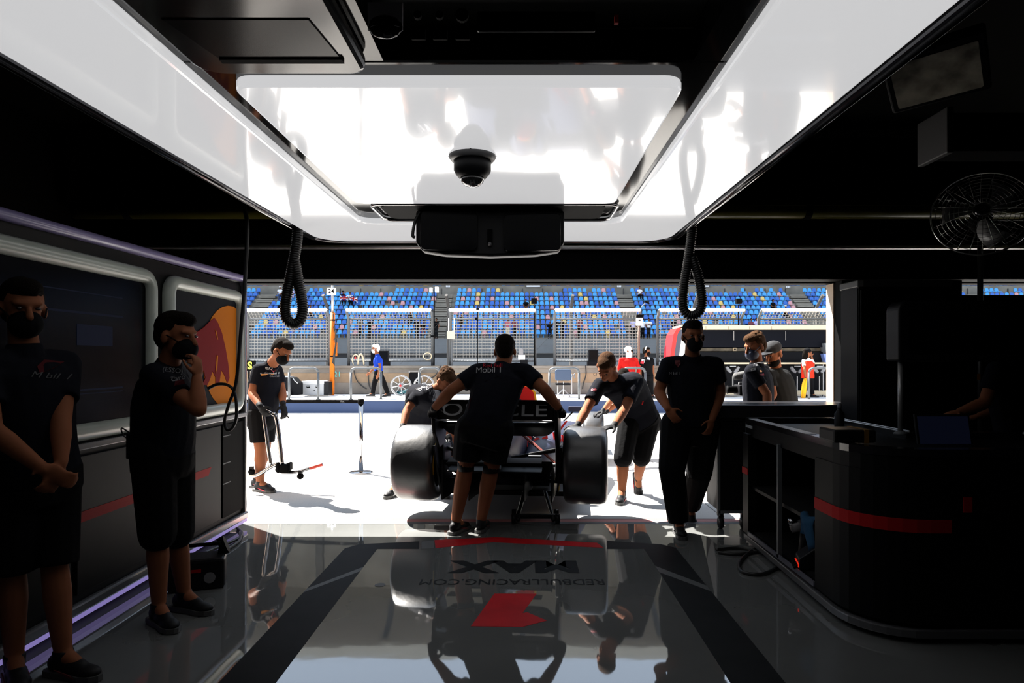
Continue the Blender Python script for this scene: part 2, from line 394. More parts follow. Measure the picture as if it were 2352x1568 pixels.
# coiled hoses and the plain cable
def coil(name, label, path, r, wire, turns):
    pts = bez(path, 24); L = [0]
    for a, b in zip(pts, pts[1:]): L.append(L[-1] + (b - a).length)
    out = []; N = turns * 10; k = 0; u = V((0, 1, 0))
    for i in range(N + 1):
        d = L[-1] * i / N
        while k < len(L) - 2 and L[k + 1] < d: k += 1
        c = pts[k].lerp(pts[k + 1], (d - L[k]) / max(1e-9, L[k + 1] - L[k])); tt = (pts[k + 1] - pts[k]).normalized()
        w = tt.cross(u).normalized(); ph = 2 * math.pi * turns * i / N
        out.append(c + u * r * math.cos(ph) + w * r * math.sin(ph))
    o = MB().tube(out, wire, 6).build(name, M_CABLE, None, True)
    return tag(o, label, 'air hose')
Yc = 5.4
coil('coiled_hose', 'black coiled air hose hanging in a loop near the left cabinet end', [P(684, 515, Yc), P(682, 552, Yc), P(676, 590, Yc), P(664, 650, Yc), P(655, 705, Yc), P(660, 735, Yc), P(675, 744, Yc), P(690, 735, Yc), P(695, 705, Yc), P(686, 650, Yc), P(677, 600, Yc)], .034, .012, 74)
coil('coiled_hose', 'black coiled air hose looped above the walking man in trousers', [P(1590, 512, Yc), P(1588, 545, Yc), P(1580, 600, Yc), P(1572, 650, Yc), P(1568, 695, Yc), P(1574, 718, Yc), P(1590, 725, Yc), P(1606, 716, Yc), P(1612, 690, Yc), P(1605, 640, Yc), P(1590, 590, Yc)], .03, .012, 70)
Yd = 5.0
c = bez([(P(560, 465, Yd).x, Yd, 3.6), (P(560, 465, Yd).x, Yd, 3.1), P(560, 465, Yd), P(568, 520, Yd), P(563, 640, Yd), P(552, 780, Yd), P(542, 880, Yd), P(525, 930, Yd), P(516, 965, Yd), P(521, 986, Yd), P(534, 982, Yd), P(543, 955, Yd), P(540, 905, Yd), P(525, 885, Yd), P(500, 882, Yd), P(478, 892, Yd)], 8)
tag(MB().tube(c, [.020 - .008 * min(1, i / 60) for i in range(len(c))], 8).build('hanging_cable', M_CABLE, None, True), 'black cable hanging from the roof beside the bull logo panel and looping back', 'cable')

# ================================================================== LEFT CABINET WALL
XL, YE = -2.5, 5.9
cab = thing('display_cabinet', 'long dark cabinet along the left wall with pale window surrounds and red striped doors', 'cabinet', (XL - .3, 4, 0))
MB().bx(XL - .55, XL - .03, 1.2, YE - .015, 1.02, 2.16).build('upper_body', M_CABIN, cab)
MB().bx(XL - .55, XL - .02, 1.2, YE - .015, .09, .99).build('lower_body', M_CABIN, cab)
MB().tube([(XL - .03, 1.2, 2.19), (XL - .03, YE, 2.23)], .032, 12).build('top_tube', M_LILAC, cab, True)
MB().bx(XL - .6, XL - .04, 1.2, YE, 2.16, 2.185).build('top_board', M_CABIN, cab)
MB().bx(XL - .04, XL + .012, 1.2, YE, .985, 1.025).build('ledge', mat('ledge_steel', (.10, .10, .11), .25, .7), cab, bevel=.006)
MB().prism([(YE - .03, .06), (YE + .012, .06), (YE + .012, 2.2), (YE - .03, 2.2)], XL - .6, XL + .01, YZ(0)).build('end_panel', mat('end_silver', (.22, .22, .23), .22, .7), cab, bevel=.01)
MB().bx(XL - .02, XL + .025, 1.2, YE + .01, .07, .13).build('bottom_rim', mat('rim_silver', (.25, .25, .26), .25, .7), cab, bevel=.012)
MB().bx(XL - .03, XL + .02, 1.2, YE - .02, .045, .072).build('led_strip', M_LED, cab)
MB().bx(XL - .5, XL - .10, 1.2, YE - .1, 0, .09).build('plinth', M_BLACK, cab)
def bevel_frame(y0, y1, z0, z1, r=.05):
    pts = [(XL - .012, u, v) for u, v in rrect(y0, y1, z0, z1, .09)]
    return MB().tube(pts, r, 10, True).build('bevel_frame', M_FRAME, cab, True)
bevel_frame(1.6, 4.40, 1.085, 2.055)
bevel_frame(4.63, 5.78, 1.085, 2.055)
scr = MB().bx(XL - .03, XL - .012, 1.65, 4.36, 1.12, 2.02).build('screen', M_SCREEN, cab)
for z, h in ((1.88, .006), (1.76, .012), (1.32, .010), (1.30, .005)):
    MB().bx(XL - .012, XL - .010, 3.3, 4.1, z, z + h).build('screen_line', M_UI, scr)
MB().bx(XL - .012, XL - .010, 3.68, 4.0, 1.58, 1.70).build('screen_block', M_UI, scr)
# logo panel: orange disc and the rear half of a red charging bull
lp = MB().bx(XL - .03, XL - .012, 4.68, 5.74, 1.12, 2.02).build('logo_panel', mat('logo_navy', (.006, .008, .012), .7, spec=.08), cab)
def flat(name, px, m, dx, parent, X=XL):
    out = []
    for x, y in px:
        Y = (X) * FOC / (x - CX); out.append((Y, EYE - (y - CY) * Y / FOC))
    return MB().prism(out, X - .012, X - .012 + dx, YZ(0)).build(name, m, parent)
disc = [(5.62 + .50 * math.cos(math.radians(a)), 1.52 + .44 * math.sin(math.radians(a))) for a in range(0, 360, 12)]
disc = [(min(y, 5.73), z) for y, z in disc]
MB().prism(disc, XL - .012, XL - .009, YZ(0)).build('orange_disc', M_ORANGE, lp)
flat('red_bull_shape', [(445, 775), (455, 762), (470, 752), (486, 736), (495, 730), (503, 742), (512, 765), (520, 800), (526, 835), (529, 868), (524, 880), (516, 858), (510, 850), (506, 878), (497, 884), (497, 866), (490, 852), (484, 872), (478, 884), (466, 884), (474, 868), (470, 850), (462, 868), (452, 872), (447, 850), (452, 830), (446, 800)], M_BULL, .006, lp)
flat('bull_highlight', [(495, 757), (498, 760), (502, 780), (500, 778)], M_ORANGE, .009, lp)
flat('bull_highlight', [(499, 815), (502, 817), (500, 845), (496, 858), (497, 840)], M_ORANGE, .009, lp)
for y0, y1 in ((1.4, 2.5), (2.55, 3.62), (3.67, 5.42)):
    d = MB().bx(XL - .02, XL - .002, y0, y1, .17, .95).build('door', M_NAVYCAB, cab, bevel=.004)
    MB().prism([(y0, .575), (min(y1, 5.2), .575), (min(y1, 5.25), .635), (y0, .635)], XL - .002, XL + .0005, YZ(0)).build('red_stripe', M_REDSTRIPE, d)
d = MB().bx(XL - .02, XL - .004, 5.46, 5.86, .17, .95).build('open_bay', M_BLACK, cab)
for z in (.45, .62, .85):
    MB().bx(XL - .02, XL - .002, 5.46, 5.6, z, z + .008).build('runner', M_STEEL, d)
# power tools and leads on the floor by the cabinet
p = G(455, 1345); t = thing('power_box', 'dark cable box with a red tag on the floor beside the left cabinet', 'power box', p)
T = Matrix.Translation(p) @ Matrix.Rotation(.35, 4, 'Z')
MB().bx(-.17, .17, -.11, .11, 0, .20, T).build('case', M_DKPL, t, bevel=.02)
MB().tube([T @ V(q) for q in ((-.13, 0, .2), (-.13, 0, .27), (.13, 0, .27), (.13, 0, .2))], .013, 8).build('handle', M_BLACK, t, True)
MB().bx(-.03, .03, -.115, -.105, .12, .14, T).build('red_tag', M_REDSTRIPE, t)
for dx in (-.08, .08):
    MB().lathe([(.035, -.12), (.035, -.105)], 14, T @ Matrix.Translation((dx, 0, .08)) @ Matrix.Rotation(math.pi / 2, 4, 'X') @ Matrix.Translation((0, 0, .22))).build('socket', M_GREYPL, t)
MB().lathe([(.06, -.02), (.06, .02)], 16, T @ Matrix.Translation((.15, .05, .24)) @ Matrix.Rotation(1.2, 4, 'Y')).build('reel', M_BLACK, t)
for k, pts in enumerate(([(400, 1340), (430, 1300), (470, 1270), (540, 1240), (556, 1225), (545, 1212)], [(395, 1345), (420, 1322), (460, 1290), (520, 1262), (550, 1240), (552, 1222)])):
    c = bez([G(x, y, .015) for x, y in pts], 6)
    tag(MB().tube(c, .013, 6).build('floor_cable', M_CABLE, None, True), ('black lead lying along the foot of the left cabinet', 'black lead curving away from the cabinet foot to the power box')[k], 'cable')

# ================================================================== RIGHT FURNITURE
# far workbench beside the door
t = thing('workbench', 'black workbench with steel frame and castors beside the right of the door', 'workbench', (2.2, 5.9, 0))
MB().bx(1.74, 2.85, 5.78, 6.18, .16, .98).build('body', M_CABIN, t)
MB().prism(rrect(1.70, 3.0, 5.74, 6.22, .06), .98, 1.10).build('worktop', mat('bench_top', (.016, .016, .018), .25), t, bevel=.015)
for x in (1.735, 1.985):
    MB().bx(x - .012, x + .012, 5.765, 5.79, .12, .98).build('frame_post', M_STEEL, t)
MB().bx(1.735, 1.985, 5.765, 5.785, .14, .165).build('bottom_rail', M_STEEL, t)
MB().bx(1.735, 1.985, 5.765, 5.785, .955, .98).build('top_rail', mat('bench_rail', (.02, .02, .022), .3, .6), t)
MB().bx(1.75, 1.97, 5.772, 5.78, .17, .95).build('door', M_DKPL, t)
for x, y in ((1.76, 5.80), (1.96, 5.80), (2.7, 6.1)):
    c = MB().lathe([(.05, -.018), (.055, -.01), (.055, .01), (.05, .018)], 18, Matrix.Translation((x, y, .055)) @ Matrix.Rotation(math.pi / 2, 4, 'Y')).build('castor', M_DKPL, t, True)
    MB().bx(x - .025, x + .025, y - .02, y + .02, .08, .15).build('castor_fork', M_CHROME, c, bevel=.008)
# curved counter
t = thing('curved_counter', 'black counter with rounded corner, open shelf bay and red stripe at the right', 'counter', (2.6, 4.4, 0))
def outline(o=0.0):
    x0, x1, y0, y1 = 1.80 + o, 3.9, 3.44 + o, 5.36 - o
    return [(x1, y0)] + arc(x0 + .35, y0 + .35, .35, 270, 180, 8) + [(x0 + .03, y1), (2.55 - o, y1), (2.55 - o, 4.30 - o), (x1, 4.30 - o)]
OUT = outline()
def shell(z0, z1, o, name, m, keep):
    pts = keep(outline(o)); 
    return MB().prism(pts, z0, z1).build(name, m, t)
MB().prism(outline(.02), .05, .11).build('base', M_BLACK, t)
MB().prism(outline(-.012), .03, .075).build('base_trim', mat('trim_grey', (.12, .12, .125), .35, .5), t, bevel=.006)
MB().prism(outline(.004), .88, .985).build('upper_band', M_CABIN, t)
# walls: near curved front and far post, leaving the bay open between Y 4.05 and 5.2
front = [(3.9, 3.44)] + arc(2.15, 3.79, .35, 270, 180, 8) + [(1.80, 4.02), (1.85, 4.02)] + arc(2.15, 3.79, .30, 180, 270, 8) + [(3.9, 3.49)]
fp = MB().prism(front, .1, .9).build('curved_front', M_CABIN, t)
MB().bx(1.805, 1.87, 5.22, 5.35, .1, .9).build('end_post', M_CABIN, t)
MB().bx(1.87, 2.50, 5.31, 5.34, .1, .9).build('bay_end', M_BLACK, t)
MB().bx(1.80, 1.83, 4.60, 4.625, .1, .9).build('mid_post', M_STEEL, t)
MB().bx(2.35, 2.38, 4.28, 5.33, .1, .9).build('bay_back', M_BLACK, t)
MB().bx(2.35, 3.9, 4.26, 4.28, .1, .9).build('rear_panel', M_BLACK, t)
for pa, pb in (((2.49, 5.28), (2.49, 4.24)), ((2.55, 5.34), (2.55, 4.30))):
    MB().tube([(*pa, 1.027), (*pb, 1.027)], .004, 6).build('edge_strip', M_ALU, t)
MB().bx(1.84, 2.35, 4.05, 5.22, .46, .485).build('shelf', M_NAVYCAB, t)
MB().bx(1.85, 2.35, 4.05, 5.22, .09, .12).build('bay_floor', M_NAVYCAB, t)
MB().bx(1.80, 1.812, 4.04, 5.22, .095, .125).build('bay_lip', mat('bay_lip', (.09, .09, .11), .3), t)
stripe = [(2.26, 3.436)] + arc(2.15, 3.79, .354, 270, 180, 8) + [(1.796, 4.02), (1.80, 4.02)] + arc(2.15, 3.79, .350, 180, 270, 8) + [(2.22, 3.44)]
MB().prism(stripe, .585, .655).build('red_stripe', M_REDSTRIPE, t)
MB().bx(1.799, 1.806, 5.22, 5.35, .575, .625).build('red_stripe', M_REDSTRIPE, t)
p = P(2225, 1160, 3.43); box('red_mark', p.x - .022, p.x + .022, 3.434, 3.442, p.z - .04, p.z + .04, M_REDSTRIPE, t)
# top: rim frame around a sunken well
rim = MB()
top = outline(0); inn = [(3.9, 3.52)] + arc(2.15, 3.79, .27, 270, 180, 8) + [(1.88, 5.28), (2.49, 5.28), (2.49, 4.24), (3.9, 4.24)]
n = len(top); vs = [V((x, y, 1.025)) for x, y in top] + [V((x, y, 1.025)) for x, y in inn] + [V((x, y, .985)) for x, y in top] + [V((x, y, .93)) for x, y in inn]
fs = []
for i in range(n - 1):
    fs += [(i, i + 1, n + i + 1, n + i), (i, 2 * n + i, 2 * n + i + 1, i + 1), (n + i, n + i + 1, 3 * n + i + 1, 3 * n + i)]
rim.add(vs, fs).build('top_rim', mat('counter_rim', (.008, .008, .009), .15, spec=.3), t)
MB().prism(inn, .925, .935).build('well', M_BLACK, t)
box('rim_strip', 1.803, 1.868, 4.15, 5.2, 1.0252, 1.0275, mat('patterned_tape', (.30, .31, .34), .3, noise=.6, nscale=40), t)
t2 = thing('label_plate', 'small pale maker plate on the far end of the curved counter', 'plate', (1.8, 5.25, .96))
MB().bx(1.797, 1.806, 5.12, 5.26, .955, .975).build('plate_face', M_LETTER, t2, bevel=.002)
# items on and in the counter
def bottle(px, y0, y1, Y, r, label):
    a = P(px, y1, Y); b = P(px, y0, Y); t = thing('spray_bottle', label, 'bottle', (a.x, Y, .935)); h = b.z
    T = Matrix.Translation((a.x, Y, 0))
    MB().lathe([(r, .935), (r * 1.02, .96), (r, h - .08), (r * .4, h - .05), (r * .35, h - .04)], 18, T).build('flask', M_DKPL, t, True)
    MB().lathe([(r * .45, h - .042), (r * .45, h - .01), (r * .2, h)], 14, T).build('cap', M_GREYPL, t, True)
bottle(1928, 925, 995, 4.9, .035, 'slim dark spray bottle on the curved counter')
t = thing('tool_case', 'dark tool case with a yellow band on the counter top', 'tool case', P(1955, 1020, 3.9))
p = P(1955, 1012, 3.75); p.z = 1.026
MB().bx(p.x - .12, p.x + .12, 3.70, 3.90, 1.026, 1.10).build('case_body', M_DKPL, t, bevel=.012)
MB().bx(p.x + .05, p.x + .075, 3.697, 3.903, 1.024, 1.1015).build('yellow_band', mat('amber_band', (.16, .08, .006), .6), t)
t = thing('battery_charger', 'black battery charger with a glowing red front in the shelf bay', 'charger', (1.92, 4.3, .12))
T = Matrix.Translation((1.93, 4.33, .122)) @ Matrix.Rotation(-.25, 4, 'Z')
MB().prism([(-.10, 0), (.10, 0), (.10, .16), (.03, .17), (-.10, .07)], -.08, .08, T @ Matrix.Rotation(math.pi / 2, 4, 'X')).build('housing', M_DKPL, t, bevel=.008)
MB().bx(-.106, -.098, -.07, .07, .012, .035, T).build('red_front', mat('red_glow', (.5, .02, .01), .4, emit=(1, .03, .01), es=.55), t)
for k in range(3):
    MB().bx(-.08, -.03, -.06 + k * .045, -.03 + k * .045, .085, .10, T @ Matrix.Rotation(-.7, 4, 'Y') @ Matrix.Translation((-.02, 0, -.01))).build('slot', M_BLACK, t)
t = thing('cordless_tool', 'black and steel cordless tool standing behind the red lit charger', 'power tool', (1.98, 4.5, .12))
T = Matrix.Translation((1.96, 4.52, .122))
MB().lathe([(.045, 0), (.05, .02), (.04, .12), (.035, .2)], 14, T).build('grip', M_DKPL, t, True)
MB().lathe([(.038, -.1), (.042, 0), (.03, .09), (.012, .12)], 14, T @ Matrix.Translation((0, 0, .235)) @ Matrix.Rotation(1.4, 4, 'Y')).build('motor_head', M_GREYPL, t, True)
MB().lathe([(.025, 0), (.025, .05)], 10, T @ Matrix.Translation((-.12, 0, .25)) @ Matrix.Rotation(1.4, 4, 'Y')).build('chuck', M_CHROME, t, True)
# blue cloth hanging over the shelf edge
r = random.Random(3); vs = []; fs = []; NX, NY = 7, 8
for i in range(NX):
    for j in range(NY):
        u, v = i / (NX - 1), j / (NY - 1)
        x = 1.835 - .03 * min(1, v * 2.5) + .012 * math.sin(7 * u + 3 * v); y = 4.06 + .2 * u + .03 * math.sin(4 * v + u)
        z = .50 + .01 * math.sin(9 * u) - (max(0, v - .25)) * (.22 + .05 * math.sin(5 * u)); x += .10 * max(0, .25 - v)
        vs.append((x, y, z))
for i in range(NX - 1):
    for j in range(NY - 1): a = i * NY + j; fs.append((a, a + NY, a + NY + 1, a + 1))
o = MB().add(vs, fs).build('cleaning_cloth', M_CLOTHBLUE, None, True); m_ = o.modifiers.new('thick', 'SOLIDIFY'); m_.thickness = .006
tag(o, 'crumpled blue cleaning cloth hanging over the shelf in the counter bay', 'cloth')
for k, pts in enumerate(([(1645, 1262), (1700, 1258), (1760, 1270), (1770, 1262), (1700, 1272), (1650, 1268)], [(1770, 1245), (1730, 1262), (1700, 1290), (1705, 1312), (1750, 1318), (1790, 1300)])):
    c = bez([G(x, y, .014) for x, y in pts], 8)
    tag(MB().tube(c, .012, 6).build('floor_cable', M_CABLE, None, True), ('flat loop of black lead on the floor by the workbench castor', 'wide black lead loop on the floor at the counter foot')[k], 'cable')
# tall locker
XK, XK2 = 2.79, 3.55
t = thing('tall_locker', 'tall black locker with pale top edge standing behind the curved counter', 'locker', (3.1, 5.55, 0))
MB().bx(XK, XK2, 5.42, 5.72, 0, 2.10).build('body', M_CABIN, t)
MB().prism([(XK - .01, 5.73), (XK - .01, 5.42), (XK + .03, 5.40), (XK2, 5.40), (XK2, 5.73)], 2.10, 2.16).build('top_cap', mat('locker_cap', (.03, .03, .028), .5), t, bevel=.008)
MB().bx(XK - .006, XK, 5.43, 5.71, .05, 2.09).build('side_panel', M_NAVYCAB, t)
MB().bx(XK + .01, XK + .36, 5.40, 5.42, .05, 2.08).build('door', M_CABIN, t, bevel=.006)
MB().bx(XK + .38, XK2 - .01, 5.40, 5.42, .05, 2.08).build('door', M_CABIN, t, bevel=.006)
# monitor hood on the counter at far right
t = thing('screen_housing', 'large black screen housing with rounded top above the right counter', 'monitor', (3.0, 4.0, 1.0))
a = P(2065, 830, 4.1); b = P(2430, 690, 4.1)
MB().prism(rrect(a.x, b.x, a.z, b.z, (.02, .02, .06, .06)), -4.25, -4.1, XZ).build('housing', M_DKPL, t, bevel=.012)
MB().prism(rrect(a.x + .06, b.x - .06, a.z + .05, b.z - .06, .02), -4.1, -4.094, XZ).build('screen', M_SCREEN, t)
for x in (P(2083, 0, 4.1).x, b.x - .12):
    MB().tube([(x, 4.17, 1.02), (x, 4.17, a.z)], .016, 12).build('support_post', M_ALU, t, True)
    MB().lathe([(.04, 1.02), (.04, 1.03), (.02, 1.045)], 14, Matrix.Translation((x, 4.17, 0))).build('foot', M_STEEL, t, True)
t = thing('laptop', 'dim bluish laptop standing open on the right counter', 'laptop', (2.58, 3.9, .94))
T = Matrix.Translation((2.58, 3.98, .937))
MB().bx(-.17, .17, -.24, 0, 0, .018, T).build('keyboard_base', M_DKPL, t, bevel=.005)
MB().bx(-.17, .17, -.008, .008, 0, .23, T @ Matrix.Rotation(-.2, 4, 'X')).build('lid', M_DKPL, t, bevel=.004)
MB().bx(-.155, .155, -.010, -.008, .015, .215, T @ Matrix.Rotation(-.2, 4, 'X')).build('display', mat('laptop_display', (.003, .003, .006), .5, spec=.05, emit=(.12, .16, .4), es=.014), t)
# pedestal fan
p = P(2255, 490, 5.0); t = thing('pedestal_fan', 'round wire cage fan on a tall pole above the right screens', 'fan', (p.x, 5.1, 0))
R = Matrix.Translation(p) @ Matrix.Rotation(-.55, 4, 'Z') @ Matrix.Rotation(math.radians(78), 4, 'X') @ Matrix.Scale(1.10, 4)
cage = MB(); 
for k in range(1, 11):
    rr = .03 + .027 * k; zz = .07 * (1 - (rr / .30) ** 2)
    cage.tube([R @ V((rr * math.cos(a * math.pi / 16), rr * math.sin(a * math.pi / 16), zz)) for a in range(32)], .0018, 4, True)
for a in range(24):
    cage.tube([R @ V((rr * math.cos(a * math.pi / 12), rr * math.sin(a * math.pi / 12), .07 * (1 - (rr / .30) ** 2))) for rr in (.03, .1, .2, .30)], .0018, 4)
M_CAGE = mat('cage_wire', (.5, .5, .48), .25, .9)
tag(cage.build('front_cage', M_CAGE, t, True), kind='stuff')
back = MB()
for a in range(24):
    back.tube([R @ V((rr * math.cos(a * math.pi / 12), rr * math.sin(a * math.pi / 12), -.10 + .09 * (rr / .30) ** 2)) for rr in (.06, .15, .24, .30)], .0018, 4)
tag(back.build('back_cage', M_CAGE, t, True), kind='stuff')
MB().tube([R @ V((.303 * math.cos(a * math.pi / 20), .303 * math.sin(a * math.pi / 20), 0)) for a in range(40)], .007, 6, True).build('cage_ring', M_CAGE, t, True)
for k in range(3):
    B = MB(); vs = []; a0 = k * 2.094 + .5
    for i in range(6):
        rr = .045 + .04 * i
        for s_ in (-.5, .5):
            ang = a0 + s_ * (.9 - .05 * i) + .10 * i; vs.append(R @ V((rr * math.cos(ang), rr * math.sin(ang), -.02 + .05 * s_)))
    o = B.add(vs, [(2 * i, 2 * i + 2, 2 * i + 3, 2 * i + 1) for i in range(5)]).build('blade', mat('fan_blade', (.16, .16, .16), .3), t, True); o.modifiers.new('thick', 'SOLIDIFY').thickness = .004
MB().lathe([(.045, .06), (.05, .07), (.04, .078), (.012, .08)], 20, R).build('hub_badge', M_CHROME, t, True)
MB().lathe([(.06, -.22), (.07, -.18), (.07, -.08), (.04, -.05)], 18, R).build('motor', M_BLACK, t, True)
q = R @ V((0, 0, -.15)); MB().tube([(q.x, q.y, 0.05), (q.x, q.y, q.z)], .02, 10).build('pole', mat('fan_pole', (.03, .03, .03), .4, .6), t, True)
MB().lathe([(.24, 0), (.24, .02), (.05, .05)], 28, Matrix.Translation((q.x, q.y, 0))).build('base', M_BLACK, t, True)
# spotlight under the roof on the right
p = P(2150, 175, 3.0); t = thing('floodlight', 'dim square floodlight tilted under the dark roof on the right', 'light', p)
T = Matrix.Translation(p) @ Matrix.Rotation(-.45, 4, 'X') @ Matrix.Rotation(.25, 4, 'Y') @ Matrix.Rotation(-.62, 4, 'Z')
MB().prism(rrect(-.20, .20, -.16, .16, .015), 0, .07, T).build('housing', M_DKPL, t, bevel=.01)
MB().prism(rrect(-.17, .17, -.13, .13, .01), -.006, 0, T).build('reflection_glass', mat('reflection_glass', (.34, .32, .26), .25, .0, noise=.6, nscale=9), t)  # pale mottling paints the reflections in the floodlight's glass
MB().bx(-.02, .02, -.02, .02, .07, .62, T).build('bracket', M_BLACK, t)
p = P(2230, 300, 3.4); t = thing('roof_duct', 'dark rectangular air duct under the roof above the fan', 'duct', p)
MB().bx(p.x - .12, p.x + 1.2, 3.4, 3.62, p.z - .10, p.z + .10).build('duct_run', mat('duct_dark', (.002, .002, .0021), .8, spec=.02), t, bevel=.02)
MB().bx(p.x - .135, p.x - .10, 3.38, 3.64, p.z - .12, p.z + .12).build('duct_flange', mat('duct_flange', (.012, .011, .012), .6), t, bevel=.006)
t = thing('team_cap', 'dark cap with red print lying on top of the left cabinet', 'cap', P(200, 520, 3.8))
p = V((XL - .28, 4.2, 2.186)); MB().lathe([(.10, 0), (.105, .04), (.085, .09), (.05, .12), (.01, .13)], 20, Matrix.Translation(p)).build('crown', M_NAVYCLOTH, t, True)
MB().prism([(x * .1, y * .1) for x, y in [(math.cos(a / 8 * math.pi), -.5 - 1.1 * math.sin(a / 8 * math.pi)) for a in range(9)]], 0, .008, Matrix.Translation(p + V((0, 0, .01))) @ Matrix.Rotation(1.57, 4, 'Z')).build('brim', M_NAVYCLOTH, t)
MB().bx(.10, .107, -.03, .03, .04, .07, Matrix.Translation(p)).build('red_print', M_REDSTRIPE, t)
# ================================================================== OUTSIDE GROUND
pl = struct('pit_lane', -60, 90, 5.95, 18.3, -.30, -.012, M_CONC)
xs = [-60, -32, -14, -8.5, -3.4, 1.9, 7.1, 12.5, 30, 60, 90]; ys = [6.14, 8.1, 11.6, 15.2, 18.29]
for i in range(len(xs) - 1):
    for j in range(len(ys) - 1):
        box('slab', xs[i] + .006, xs[i + 1] - .006, ys[j] + .006, ys[j + 1] - .006, -.012, 0, M_CONC, pl)
box('threshold_strip', -3.3, 9.0, 5.955, 6.02, -.012, .001, M_STEEL, pl)
box('red_line', -60, 90, 6.03, 6.13, -.012, .0, mat('faded_red_line', (.42, .16, .15), .7), pl)
struct('track', -160, 200, 22.0, 52.0, -.3, 0, M_ASPH)
# ------------------------------------------------------------------ pit wall platform and wall
YF, YW, ZP = 18.3, 21.3, .365
wk = struct('pit_wall_platform', -60, 90, YF, 22.0, 0, ZP - .03, M_PLATNAVY)
box('platform_deck', -60, 90, YF - .03, 21.3, ZP - .03, ZP, M_WALK, wk)
w = struct('wall_pit', -60, 90, YW, 22.0, ZP, 1.29, M_WALLCONC)
box('coping', -60, 90, YW - .06, 22.05, 1.22, 1.29, M_WALLCONC, w)
box('beige_band', -60, 90, YW - .02, YW, .74, 1.05, M_BEIGE, w)
box('grey_band', -60, 90, YW - .035, YW, .40, .74, M_WALLCONC, w)
text('wall_number', '21', .25, frameM(P(775, 860, YW - .03), (1, 0, 0), (0, 0, 1)), M_TEALNUM, w)
# ------------------------------------------------------------------ steel guard rails on the platform edge
def rail(x0, x1, label, drop=True):
    Y = YF + .12; a = P(x0, 845, Y); b = P(x1, 845, Y); zt = a.z
    t = thing('guard_rail', label, 'guard rail', ((a.x + b.x) / 2, Y, ZP), 'steel guard rails along the platform')
    r = .12
    pts = [(a.x, Y, zt - r), (a.x + r * .3, Y, zt - r * .3), (a.x + r, Y, zt), (b.x - r, Y, zt), (b.x - r * .3, Y, zt - r * .3), (b.x, Y, zt - r)]
    MB().tube(pts, .035, 8).build('top_rail', M_STEEL, t, True)
    for q in (a, b): 
        MB().tube([(q.x, Y, ZP), (q.x, Y, zt - r)], .035, 8).build('post', M_STEEL, t, True)
        MB().lathe([(.07, ZP), (.07, ZP + .015)], 12, Matrix.Translation((q.x, Y, 0))).build('foot_plate', M_STEEL, t)
for x0, x1, l in ((664, 731, 'steel guard rail in front of the grey flight case'), (806, 875, 'steel guard rail just in front of the walking man in blue'), (963, 1010, 'short steel guard rail in front of the second spoked reel'),
                  (1262, 1330, 'steel guard rail around the navy chair'), (1430, 1482, 'steel guard rail beside the man with the headset'), (1858, 1935, 'grey guard rail in front of the flag marshal'), (1711, 1778, 'grey guard rail behind the man with the furry microphone')):
    rail(x0, x1, l)
# ------------------------------------------------------------------ fence panels on the pit wall
def fence(x0, x1, label):
    Y = YW + .25; zb = 1.29; k = Y / FOC
    xa, xb = (x0 - CX) * k, (x1 - CX) * k
    zk = EYE - (732 - CY) * k; Yt = Y - .32; zt = EYE - (712 - CY) * Yt / FOC
    t = thing('fence_panel', label, 'fence', ((xa + xb) / 2, Y, zb), 'wire mesh fence panels on the pit wall')
    for x in (xa, xb):
        MB().tube([(x, Y, zb), (x, Y, zk), (x, Yt, zt)], .045, 8).build('post', M_STEEL, t, True)
    MB().tube([(xa, Yt, zt), (xb, Yt, zt)], .05, 8).build('top_rail', M_WHITE, t, True)
    MB().tube([(xa, Y, zk), (xb, Y, zk)], .03, 8).build('middle_rail', M_STEEL, t, True)
    MB().tube([(xa, Y, zb + .16), (xb, Y, zb + .16)], .03, 8).build('bottom_rail', M_STEEL, t, True)
    mesh = MB(); n = round((xb - xa) / .105)
    for i in range(1, n):
        x = xa + (xb - xa) * i / n
        mesh.tube([(x, Y, zb + .16), (x, Y, zk), (x, Yt, zt)], .0075, 4)
    z = zb + .26
    while z < zk - .03: mesh.tube([(xa, Y, z), (xb, Y, z)], .0115, 5); z += .1
    for f in (.25, .5, .75):
        mesh.tube([(xa, Y + (Yt - Y) * f, zk + (zt - zk) * f), (xb, Y + (Yt - Y) * f, zk + (zt - zk) * f)], .006, 4)
    tag(mesh.build('wire_mesh', mat('fence_wire', (.24, .23, .21), .6), t), kind='stuff')
for x0, x1, l in ((570, 757, 'wire mesh fence panel left of the orange pole'), (801, 993, 'wire mesh fence panel above the walking man in blue'), (1035, 1229, 'wire mesh fence panel behind the man pushing the wing'), (1274, 1467, 'wire mesh fence panel behind the navy chair'),
                  (1510, 1703, 'wire mesh fence panel behind the red ended pit stand'), (1742, 1935, 'wire mesh fence panel above the cream roof beam at the right'), (330, 525, 'wire mesh fence panel hidden behind the left cabinet')):
    if x0 != 330: fence(x0, x1, l)
